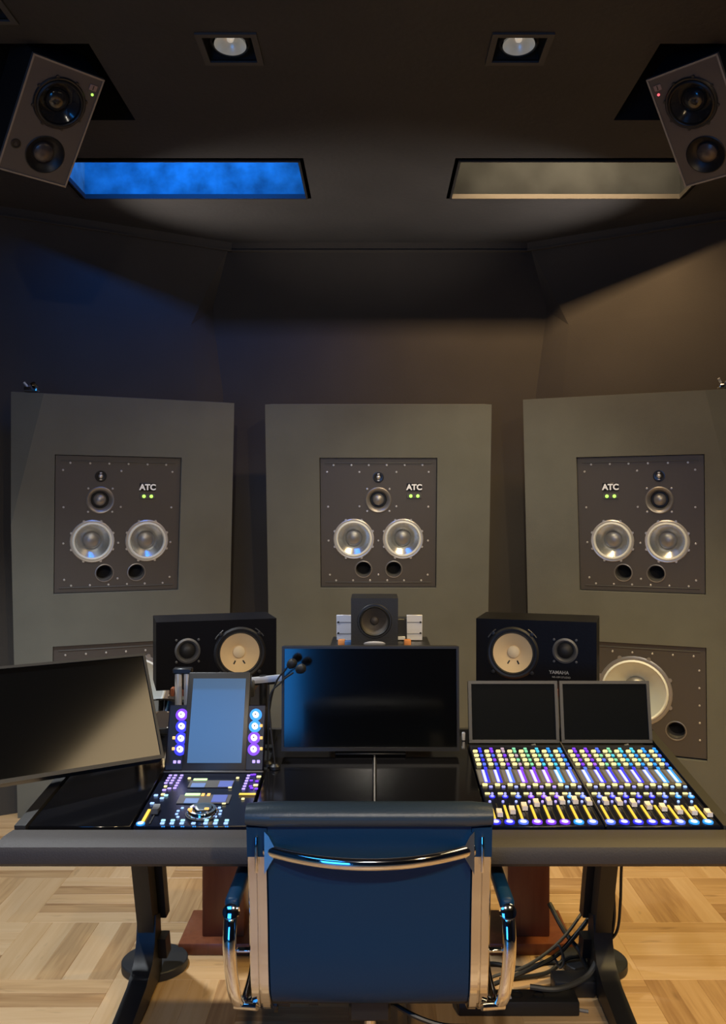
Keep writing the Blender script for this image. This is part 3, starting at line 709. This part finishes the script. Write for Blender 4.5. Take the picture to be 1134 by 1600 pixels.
fader_module(.272, .540, 'bbavvvca', ['ba', 'va', 'mv', 'gm', 'g', 'tgc', 'ct', 'ca'], [2.150, 2.165, 2.185, 2.205, 2.215, 2.218, 2.220, 2.213], 'lit fader module with eight channels beside the chair')
fader_module(.542, .812, 'abbbbacc', ['v', 'vp', 'ag', 'gt', 'tc', 'tc', 'c', 'ca'], [2.215, 2.212, 2.205, 2.190, 2.180, 2.165, 2.160, 2.150], 'lit fader module with eight channels at the right end of the desk')
o = MB().box((.541, .26, .003), (.0026, .52, .008), slope_frame(0)).build('module_seam_strip', 'module_grey', desk, True); o.matrix_local = dk
def display(x0, x1, label):
    Y = 2.613; M = Matrix.Translation(((x0+x1)/2, Y, zs(2.6)+.002)) @ Matrix.Rotation(-.20, 4, 'X')
    t = empty('meter_display', M, label, 'display', 'console meter displays'); w_ = x1-x0-.004; h = .180; b = .009
    MB().rbox((0, .012, h/2), (w_, .022, h), .003, 1).build('housing', 'bezel', t)
    fr = MB()
    for (x, z, dx, dz) in ((0, b/2+.002, w_, b), (0, h-b/2, w_, b), (-w_/2+b/2, h/2, b, h-2*b), (w_/2-b/2, h/2, b, h-2*b)): fr.box((x, -.001, z), (dx, .006, dz))
    fr.build('bezel', 'bezel_grey', t, True)
    MB().box((0, .0003, h/2), (w_-2*b, .002, h-2*b)).build('screen', 'screen_black', t, True)
    MB().cyl((w_*.18, -.006, -.006), (w_*.18+.012, -.012, -.002), .003).build('cable_stub', 'cable_grey', t)
display(.274, .541, 'dark screen behind the fader module beside the chair')
display(.543, .812, 'dark screen behind the fader module at the right end of the desk')
o = MB().rbox((0, 0, .012), (.010, .012, .024), .002, 1).build('usb_stick', 'plate_silver', None, loc=(.262, 2.64, zs(2.64)+.0)); tag(o, 'tiny silver plug standing between middle monitor and screens', 'plug')

# ---- master module with touch screen
mt, hw = module('master_module', -.566, -.298, 'lit master control module with jog wheel, left of the chair', 'mixing console', None, .31)
MI = mt.matrix_world.inverted()
cxm = (-.566-.298)/2
def pm(px, py, z=.001):
    u, v = on_slope(px, py); return (u-cxm, v, z)
def z7(x, y): return 195+x/5.04, 1200+y/5.04
for bx, n in ((345, 4), (385, 4), (430, 6)):                  # three slanting rows of small lit keys
    for j in range(n): piece('mk', key(.0085, .0065, .003), 'light_key', 'hot_v', mt, pm(*z7(bx+14-j*12 if n == 4 else bx+18-j*11, 65+j*20 if n == 4 else 65+j*20)))
for x, y in ((320, 152),): piece('my', key(.008, .008, .003), 'yellow_key', 'yellow_key', mt, pm(*z7(x, y)))
for x, y in ((310, 180), (350, 168)): piece('mk2', key(.010, .006, .003), 'light_key', 'hot_v', mt, pm(*z7(x, y)))
for j in range(6): piece('mk', key(.0085, .0065, .003), 'light_key', 'hot_v', mt, pm(*z7(974-j*8, 66+j*21)))
for x, y in ((1000, 60), (995, 105), (990, 150), (998, 165), (1040, 110), (1035, 170), (1020, 58)): piece('mk', key(.0085, .0065, .003), 'light_key', 'lit_v', mt, pm(*z7(x, y)))
for x, y in ((1055, 75), (1030, 142)): piece('myb', key(.012, .009, .003), 'yellow_key', 'yellow_key', mt, pm(*z7(x, y)))
for x, y in ((508, 88), (888, 85), (930, 250)): piece('my', key(.008, .008, .003), 'yellow_key', 'yellow_key', mt, pm(*z7(x, y)))
# soft key screens
for (x, y, w_, d_, m_) in ((680, 130, .115, .044, 'module_grey'), (625, 250, .130, .050, 'module_grey')):
    piece('sk%d' % y, key(w_*1.0, d_, .0014, .0005), 'key_screen', m_, mt, pm(*z7(x, y)))
for (x, y, w_, d_, m_, nm) in ((595, 100, .036, .010, 'green_lit', 'light_bar'), (578, 145, .036, .024, 'lcd_pale', 'lcd_window'), (795, 135, .036, .036, 'lcd_blue', 'lcd_window'), (828, 163, .009, .006, 'yellow_key', 'yellow_key'),
                               (535, 218, .038, .012, 'green_lit', 'light_bar'), (525, 268, .034, .026, 'lcd_pale', 'lcd_window'), (745, 250, .036, .040, 'lcd_blue', 'lcd_window'), (780, 290, .009, .006, 'yellow_key', 'yellow_key'),
                               (616, 220, .008, .014, 'orange_key', 'orange_key'), (660, 220, .008, .014, 'orange_key', 'orange_key'), (965, 215, .042, .009, 'fader_yellow', 'light_bar')):
    piece('pc%d%d' % (x, y), key(w_, d_, .002, .0005), nm, m_, mt, pm(*z7(x, y), .0024))
# jog wheel
wx, wy, _ = pm(*z7(610, 365)); Mw = Matrix.Translation((wx, wy, .001))
jw = MB().lathe([(.036, 0), (.036, .010), (.033, .014), (.026, .014), (.024, .010), (0, .010)], 40, Mw).build('jog_wheel', 'chrome', mt)
MB().lathe([(.023, .010), (.022, .016), (.008, .017), (0, .0165)], 32, Mw).build('wheel_top', 'chrome_soft', jw)
MB().lathe([(.040, .001), (.040, .003), (.037, .003)], 40, Mw).build('wheel_collar', 'bezel_grey', jw)
for x, y in ((515, 380), (645, 375)): piece('jo', key(.011, .009, .003), 'orange_key', 'orange_key', jw, pm(*z7(x, y), .016))
for x, y in ((453, 322), (420, 345), (408, 370), (418, 393), (745, 320), (755, 345), (748, 370), (715, 390), (700, 368)): piece('jd', key(.007, .006, .003), 'light_key', 'hot_c', mt, pm(*z7(x, y)))
for x in (295, 370, 448, 540, 635, 712, 795):
    piece('bk', key(.010, .008, .003), 'light_key', 'hot_c', mt, pm(*z7(x, 443)))
    if x != 540: piece('bk', key(.010, .008, .003), 'light_key', 'hot_t', mt, pm(*z7(x+8, 420)))
    piece('bd', key(.004, .003, .002), 'light_key', 'lit_c', mt, pm(*z7(x-2, 468))); piece('bd', key(.004, .003, .002), 'light_key', 'lit_c', mt, pm(*z7(x+14, 468)))
# single fader
a = pm(*z7(195, 335)); b = pm(*z7(135, 440)); c = ((a[0]+b[0])/2, (a[1]+b[1])/2, .0011)
piece('mf', key(.0075, .070, .003, .0006), 'level_strip', 'fader_yellow', mt, c)
piece('ms', key(.004, .10, .0012, .0004), 'fader_slot', 'black_rubber', mt, (c[0]+.018, c[1]+.012, .001))
piece('mc', lambda: MB().prism([(-.016, 0), (.016, 0), (.0145, .012), (.004, .009), (-.004, .009), (-.0145, .012)], -.008, .008, 'x'), 'fader_cap', 'bezel_grey', mt, (c[0]+.018, c[1]+.025, .003))
piece('mr', disc(.0072, .004, 20), 'round_key', 'core_c', mt, pm(*z7(124, 445))); piece('mrr', ringm(.010, .0075, .0028), 'key_halo', 'lit_c', mt, pm(*z7(124, 445)))
for x, y, m_ in ((245, 222, 'hot_c'), (300, 215, 'yellow_key'), (292, 245, 'hot_c'), (215, 285, 'hot_c'), (325, 222, 'hot_t')): piece('mk3', key(.010, .008, .003), 'light_key', m_, mt, pm(*z7(x, y)))
# upright touch screen, leaning back
TS = Matrix.Translation((-.432, 2.405, zs(2.405)+.004)) @ Matrix.Rotation(-.386, 4, 'X')
ts = empty('touch_screen', TS, 'upright touch screen with blue sheen and knob strips at both sides', 'touch screen')
MB().rbox((0, .012, .089), (.266, .022, .176), .003, 1).build('knob_panel', 'pod_black', ts)
MB().rbox((0, .011, .134), (.174, .026, .268), .005, 2).build('housing', 'bezel', ts)
MB().box((.001, -.0025, .135), (.146, .002, .228)).build('screen', 'screen_touch', ts, True)
MB().rbox((0, .002, -.002), (.268, .012, .006), .002, 1).build('lower_rail', 'bezel_grey', ts)
MB().rbox((0, .03, .05), (.2, .02, .10), .003, 1).build('rear_brace', 'bezel', ts)
def knobs(px, ys, m, dx=0):
    for i, y in enumerate(ys):
        u, v = on_plane(px[i], y, TS)
        kn = MB().lathe([(.0085, 0), (.0080, .010), (.0060, .012), (0, .012)], 20, FR(u, v, 0)).build('knob', 'knob_white', ts)
        MB().lathe([(.0165, .000), (.0165, .0016), (.009, .0016)], 20, FR(u, v, 0)).build('knob_halo', m[i], kn)  # glow on the pod around the knob, painted as an emissive ring
        MB().lathe([(.0022, .0121), (0, .0126)], 8, FR(u, v, 0)).build('knob_dot', 'black_rubber', kn)
knobs([284, 284, 283, 281.5], [1117, 1135, 1154, 1171], ['lit_v', 'lit_b', 'lit_b', 'lit_b'])
knobs([399.7, 398.4, 397, 396.4], [1117, 1135, 1153, 1171], ['lit_c', 'lit_c', 'lit_v', 'lit_v'])
for px, py, m_ in ((273, 1190.6, 'hot_v'), (280, 1190.6, 'hot_v'), (396.4, 1190, 'hot_v'), (403.6, 1190, 'hot_v'), (271.7, 1153, 'orange_key'), (271, 1170, 'orange_key'), (408, 1134, 'orange_key'), (408, 1153, 'orange_key'), (408, 1170, 'orange_key')):
    u, v = on_plane(px, py, TS); o = MB().rbox((u, -.001, v), (.008, .004, .008), .001, 1).build('small_light', m_, ts)

# ------------------------------------------------------------------ monitors
def monitor(name_, M, w_, h, label, b=.010, scr='screen_matte', chin=.012):
    t = empty('computer_monitor', M, label, 'monitor')
    MB().rbox((0, .018, 0), (w_, .034, h), .004, 1).build('housing', 'bezel', t)
    fr = MB()
    for (x, z, dx, dz) in ((0, -h/2+chin/2, w_, chin), (0, h/2-b/2, w_, b), (-w_/2+b/2, (chin-b)/2, b, h-b-chin), (w_/2-b/2, (chin-b)/2, b, h-b-chin)): fr.box((x, -.001, z), (dx, .008, dz))
    fr.build('bezel', 'bezel', t, True)
    MB().box((0, .0005, (chin-b)/2), (w_-2*b, .003, h-b-chin)).build('screen', scr, t, True)
    MB().rbox((0, .045, 0), (w_*.5, .03, h*.5), .008, 1).build('back_box', 'black_plastic', t)
    return t
cmn = monitor('c', frame((-.0115, 2.52, .976), 0, -.06), .4985, .2915, 'middle computer monitor, black and switched off, blue sheen at its left edge', .007, chin=.010)
MB().rbox((0, .068, -.068), (.06, .016, .142), .003, 1).build('stand_neck', 'black_plastic', cmn)
MB().rbox((0, 0, 0), (.20, .14, .008), .003, 1, Matrix.Translation((0, .075, -.1445)) @ Matrix.Rotation(SA+.06, 4, 'X')).build('stand_base', 'black_plastic', cmn)
ML = frame((-.807, 2.296, .976), .5903, -.5224)
lmn = monitor('l', ML, .50, .297, 'left computer monitor turned and leaning back, brownish sheen, cut by the picture edge', .007, chin=.010)
# monitor arm for the left screen
t = empty('monitor_arm', (-.70, 2.66, zs(2.66)+.006), 'chrome and black monitor arm behind the left monitor', 'monitor arm')
MB().cyl((0, 0, .0), (0, 0, .22), .018).build('post', 'chrome_soft', t)
MB().lathe([(.05, 0), (.05, .012), (.02, .016), (0, .016)], 28).build('foot', 'leg_black', t)
j = Vector((.135, .02, .075)); MB().sweep(spline([(0, 0, .085), (.07, .04, .084), j]), [(-.012, -.016), (.012, -.016), (.012, .016), (-.012, .016)]).build('arm_segment', 'chrome_soft', t)
e = t.matrix_world.inverted() @ (ML @ Vector((.02, .064, 0)))
MB().sweep([(0, 0, .20), e*.6+Vector((0, .03, .06)), e], [(-.012, -.016), (.012, -.016), (.012, .016), (-.012, .016)]).build('arm_segment', 'bezel_grey', t)
MB().cyl((j.x, j.y, .02), (j.x, j.y, .10), .022).build('joint', 'black_plastic', t)
MB().tube(spline([(.15, .02, .09), (.14, -.01, .05), (.115, -.02, .03), (.10, -.01, .012)]), .006).build('cable', 'cable_black', t)
# chrome posts and arm left of the middle monitor
t = empty('chrome_stand', (-.563, 2.62, zs(2.62)), 'pair of chrome posts behind the touch screen', 'stand')
for dx in (-.010, .016): MB().cyl((dx, 0, 0), (dx, 0, .205), .0105, n=20).build('post', 'post_cream', t)
MB().rbox((.003, 0, .212), (.055, .03, .016), .003, 1).build('cap', 'black_plastic', t)
MB().rbox((.003, 0, .004), (.07, .05, .008), .002, 1).build('foot', 'black_plastic', t)
MB().rbox((-.026, .0, .150), (.010, .02, .026), .002, 1).build('clip', 'cherry', t)
t = empty('support_arm', (-.29, 2.66, zs(2.66)), 'chrome arm reaching to the middle monitor from the left', 'monitor arm')
MB().cyl((-.04, 0, 0), (-.04, 0, .185), .012).build('post', 'black_plastic', t)
MB().sweep(spline([(-.075, 0, .170), (-.03, -.01, .176), (.03, -.02, .184), (.07, -.03, .19)]), [(-.006, -.009), (.006, -.009), (.008, 0), (.006, .009), (-.006, .009)]).build('arm', 'plate_silver', t)
MB().rbox((-.075, -.01, .150), (.02, .03, .05), .003, 1).build('bracket', 'bezel_grey', t)
# gooseneck microphones
def goose(label, base, pts, head):
    t = empty('gooseneck_microphone', base, label, 'microphone', 'gooseneck microphones'); b = Vector(base)
    P = [Vector((0, 0, .012))]+[Vector(p)-b for p in pts]
    MB().tube(spline(P), .0026).build('gooseneck', 'cable_black', t)
    MB().lathe([(.014, 0), (.014, .008), (.008, .014), (0, .014)], 20).build('socket', 'black_plastic', t)
    h = Vector(head)-b; d = (h-P[-1]).normalized()
    MB().lathe([(0, -.010), (.007, -.008), (.012, 0), (.0135, .008), (.011, .016), (.005, .020), (0, .021)], 20, Matrix.Translation(h-d*.006) @ d.to_track_quat('Z', 'Y').to_matrix().to_4x4()).build('windscreen', 'black_rubber', t)
goose('gooseneck microphone with round head, upper of the two at the middle monitor', (-.292, 2.45, zs(2.45)), [at(421, 1110, 2.46), at(431, 1067, 2.455), at(446, 1046, 2.45)], at(456, 1037, 2.448))
goose('gooseneck microphone with round head, lower of the two at the middle monitor', (-.270, 2.43, zs(2.43)), [at(421, 1095, 2.44), at(440, 1065, 2.44), at(458, 1051, 2.435)], at(470, 1045, 2.432))

# ------------------------------------------------------------------ the chair
XC = -.0105
ch = empty('office_chair', (XC, 2.06, 0), 'dark leather office chair with chrome frame, seen from behind', 'chair')
def cp(x, y, z): return (x, y-2.06, z)
prof = spline([cp(0, 1.822, .905), cp(0, 1.838, .80), cp(0, 1.862, .66), cp(0, 1.876, .55), cp(0, 1.898, .485), cp(0, 1.95, .452), cp(0, 2.05, .448), cp(0, 2.20, .462), cp(0, 2.31, .468), cp(0, 2.345, .450)], 7)
def off(P, x): return [Vector((x, p.y, p.z)) for p in P]
up = Vector((1, 0, 0))
# sling: one continuous leather sheet from the top roll down and over the seat
sling = MB()
sling.sweep(off(prof, 0), [(-.011, -.207), (.011, -.207), (.013, -.1), (.014, 0), (.013, .1), (.011, .207), (-.011, .207)], (1, 0, 0))
sling.build('sling', 'leather', ch)
roll = MB(); q = Vector(cp(0, 1.828, .884))
R_ = [(.033*math.cos(a)*1.05+q.y, .024*math.sin(a)+q.z) for a in [2*PI*i/20 for i in range(20)]]
n = 12; vs = []; fs = []
for i in range(n+1):
    x = -.250+.5*i/n; k = 1 if 0 < i < n else .86
    vs += [(x, q.y+(y-q.y)*k, q.z+(z-q.z)*k) for y, z in R_]
for i in range(n):
    for jn in range(20): fs.append((i*20+jn, i*20+(jn+1) % 20, (i+1)*20+(jn+1) % 20, (i+1)*20+jn))
fs += [tuple(range(20)), tuple(range(n*20, n*20+20))]
roll.add(vs, fs); rl = roll.build('top_roll', 'leather_top', ch)
MB().tube([(-.2+.4*i/10, q.y-.0335, q.z+.004) for i in range(11)], .0012, 6).build('seam', 'leather_top', rl)
for s in (-1, 1):
    xr = s*.2285
    # side rail: a polished profile with a groove between two flats
    sec = [(-.012, -.020), (.010, -.020), (.013, -.018), (.013, -.003), (.006, -.0015), (.006, .0015), (.013, .003), (.013, .018), (.010, .020), (-.012, .020)]
    rp = spline([cp(xr, 1.832, .862), cp(xr, 1.840, .80), cp(xr, 1.862, .66), cp(xr, 1.876, .55), cp(xr, 1.892, .49), cp(xr, 1.935, .442), cp(xr, 2.05, .428), cp(xr, 2.20, .446), cp(xr, 2.33, .455)], 7)
    rail = MB().sweep(rp, sec, (1, 0, 0)).build('side_rail', 'chrome_soft', ch)
    MB().sweep([Vector((xr, p.y-.002, p.z)) for p in rp[:8]], [(-.014, -.0205), (.0145, -.0205), (.0145, .0205), (-.014, .0205)], (1, 0, 0)).build('leather_wrap', 'leather', rail)
    MB().rbox(cp(xr, 1.814, .808), (.007, .014, .075), .003, 2).build('rail_fin', 'chrome', rail)
    # arm loop
    xo = s*.292; xi = s*.268
    loop = [(xo, 1.905, .663), (xo, 1.880, .640), (xo, 1.868, .59), (xo-s*.004, 1.872, .53), (xo-s*.012, 1.885, .475), (xi, 1.915, .443), (xi, 1.98, .432), (xi, 2.10, .436), (xo-s*.012, 2.20, .47), (xo-s*.004, 2.245, .54), (xo, 2.25, .61), (xo, 2.225, .655), (xo, 2.19, .668)]
    lp = spline([cp(*p) for p in loop], 6)
    arm = MB().sweep(lp, [(.007*math.cos(2*PI*i/12), .014*math.sin(2*PI*i/12)) for i in range(12)], (1, 0, 0)).build('arm_loop', 'chrome', ch)
    MB().rbox(cp(xo, 2.045, .668), (.032, .30, .028), .011, 3).build('arm_pad', 'leather', ch)
    MB().lathe([(.017, -.012), (.017, .012), (.012, .014), (0, .014)], 16, Matrix.Translation(cp(xo, 1.893, .655)) @ Matrix.Rotation(PI/2-.4, 4, 'X')).build('pad_cap', 'chrome', arm)
    MB().rbox(cp(s*.255, 1.872, .585), (.045, .014, .007), .002, 1).build('arm_bracket', 'chrome', arm)
    MB().cyl(cp(s*.236, 1.885, .46), cp(s*.285, 1.900, .455), .009).build('arm_bolt', 'chrome', arm)
# curved back spreader
bp = [cp(-.212+.424*i/24, 1.820-.045*(1-(abs(i/12-1))**2.2), .815-.014*(1-(abs(i/12-1))**2)) for i in range(25)]
sp = MB().sweep(bp, [(.008*math.cos(2*PI*i/12), .0125*math.sin(2*PI*i/12)) for i in range(12)], (0, 0, 1)).build('back_spreader', 'chrome', ch)
for s in (-1, 1): MB().prism([(s*.212, .855), (s*.203, .845), (s*.186, .812), (s*.200, .790), (s*.212, .768)], 1.808-2.06, 1.826-2.06, 'y').build('spreader_lug', 'chrome', sp)
MB().cyl(cp(-.212, 1.96, .437), cp(.212, 1.96, .437), .011).build('seat_spreader', 'leg_black', ch)
MB().cyl(cp(-.212, 2.28, .448), cp(.212, 2.28, .448), .011).build('seat_spreader', 'leg_black', ch)
mc = MB().rbox(cp(-.0, 2.06, .408), (.092, .20, .05), .006, 1).build('mechanism', 'leg_black', ch)
MB().cyl(cp(-.046, 2.0, .407), cp(-.198, 2.0, .407), .0035).build('tilt_rod', 'leg_black', mc)
MB().cyl(cp(-.178, 2.0, .407), cp(-.205, 2.0, .407), .010).build('tilt_knob', 'black_plastic', mc)
MB().cyl(cp(-.205, 2.0, .407), cp(-.212, 2.0, .407), .021).build('tilt_wheel', 'black_plastic', mc)
MB().cyl(cp(-.115, 2.0, .407), cp(-.135, 2.0, .407), .0075).build('rod_collar', 'black_plastic', mc)
MB().tube(spline([cp(.046, 2.02, .395), cp(.10, 2.0, .375), cp(.16, 1.99, .36), cp(.22, 1.98, .362)]), .006).build('height_lever', 'leg_black', mc)
MB().box(cp(0, 1.98, .435), (.30, .05, .012)).build('seat_bar', 'leg_black', ch)
MB().cyl(cp(0, 2.06, .38), cp(0, 2.06, .22), .014, n=20).build('gas_lift', 'chrome', ch)
MB().cyl(cp(0, 2.06, .24), cp(0, 2.06, .08), .025, n=20).build('column', 'leg_black', ch)
for i in range(5):
    a = 2*PI*i/5+.3; d = Vector((math.cos(a), math.sin(a), 0)); p0 = Vector((0, 0, .12)); p1 = d*.29+Vector((0, 0, .078))
    lg = MB().sweep([p0, p1], [(-.018, -.014), (.018, -.014), (.012, .014), (-.012, .014)]).build('base_leg', 'chrome_soft', ch)
    wp = d*.285; sd = Vector((-d.y, d.x, 0))
    cs = MB().cyl(wp+Vector((0, 0, .03))-sd*.022, wp+Vector((0, 0, .03))+sd*.022, .0295, n=20).build('caster', 'black_plastic', lg)

# ------------------------------------------------------------------ floor clutter at the right desk leg
ps = empty('power_strip', (.43, 2.70, 0), 'black power strip lying on the floor beside the right desk leg', 'power strip')
MB().rbox((0, 0, .022), (.36, .075, .044), .005, 2).build('body', 'black_plastic', ps)
for i in range(4): MB().lathe([(.018, 0), (.018, .002), (.015, .002), (.014, -.004), (0, -.004)], 20, Matrix.Translation((-.13+i*.065, .005, .0445))).build('socket', 'black_rubber', ps)
MB().rbox((-.05, -.015, .046), (.06, .012, .004), .001, 1).build('switch', 'plate_silver', ps)
MB().rbox((-.12, -.015, .046), (.018, .012, .004), .001, 1).build('switch', 'plate_silver', ps)
def cable(pts, r, m, label, grp='cables at the right desk leg'):
    b = Vector((pts[0][0], pts[0][1], 0)); o = MB().tube([p-b for p in spline(pts, 10)], r, 8).build('cable', m, None, loc=b); tag(o, label, 'cable', grp)
cable([(.744, 2.73, .70), (.750, 2.75, .55), (.742, 2.77, .38), (.735, 2.80, .25), (.752, 2.88, .15), (.72, 2.945, .05), (.63, 2.93, .040), (.55, 2.89, .012), (.40, 2.86, .008)], .007, 'cable_black', 'thick black cable hanging down beside the right desk leg')
cable([(.760, 2.73, .70), (.772, 2.75, .56), (.764, 2.77, .42), (.765, 2.79, .28), (.757, 2.80, .19), (.73, 2.84, .13)], .0045, 'cable_black', 'thin black cable looping outermost beside the right desk leg')
cable([(.752, 2.76, .70), (.758, 2.77, .5), (.745, 2.79, .36), (.748, 2.80, .22), (.735, 2.84, .12), (.70, 2.90, .06)], .005, 'cable_black', 'black cable hanging between two others behind the right desk leg')
cable([(.70, 2.93, .17), (.65, 2.90, .13), (.58, 2.86, .085), (.50, 2.83, .06), (.40, 2.80, .035), (.30, 2.78, .010)], .0075, 'cable_black', 'thick black floor cable running from desk leg towards the chair')
mat('cable_dark', (.05, .05, .045), .5)
cable([(.69, 2.95, .19), (.62, 2.89, .14), (.55, 2.85, .10), (.46, 2.80, .075), (.36, 2.78, .055), (.25, 2.76, .008)], .005, 'cable_dark', 'dark grey floor cable running above the thick black one')
cable([(.70, 2.80, .11), (.66, 2.76, .075), (.60, 2.72, .066), (.54, 2.70, .062), (.47, 2.71, .064)], .0085, 'cable_dark', 'grey plug cable curving into the end of the power strip')
cable([(.585, 3.0, .19), (.62, 2.93, .13), (.66, 2.88, .085), (.685, 2.86, .02)], .008, 'cable_black', 'black cable slanting in front of the right pedestal base')
cable([(.57, 2.86, .105), (.585, 2.84, .125), (.60, 2.84, .08), (.59, 2.85, .05), (.575, 2.86, .075)], .004, 'cable_dark', 'small loop of grey cable hanging over the floor cables')
cable([(.66, 2.93, .01), (.58, 2.97, .008), (.48, 2.93, .008), (.38, 2.96, .008), (.28, 2.90, .008)], .007, 'cable_black', 'black cable lying flat along the right pedestal base')
cable([(.64, 2.68, .006), (.60, 2.69, .006), (.54, 2.685, .006), (.45, 2.75, .006), (.30, 2.82, .006)], .005, 'cable_grey', 'pale grey cable lying on the floor behind the power strip')
ad = MB().rbox((0, 0, .026), (.13, .075, .052), .008, 2).build('power_adapter', 'black_plastic', None, loc=(.62, 2.80, 0)); tag(ad, 'black power adapter block on the floor against the right desk foot', 'power adapter')
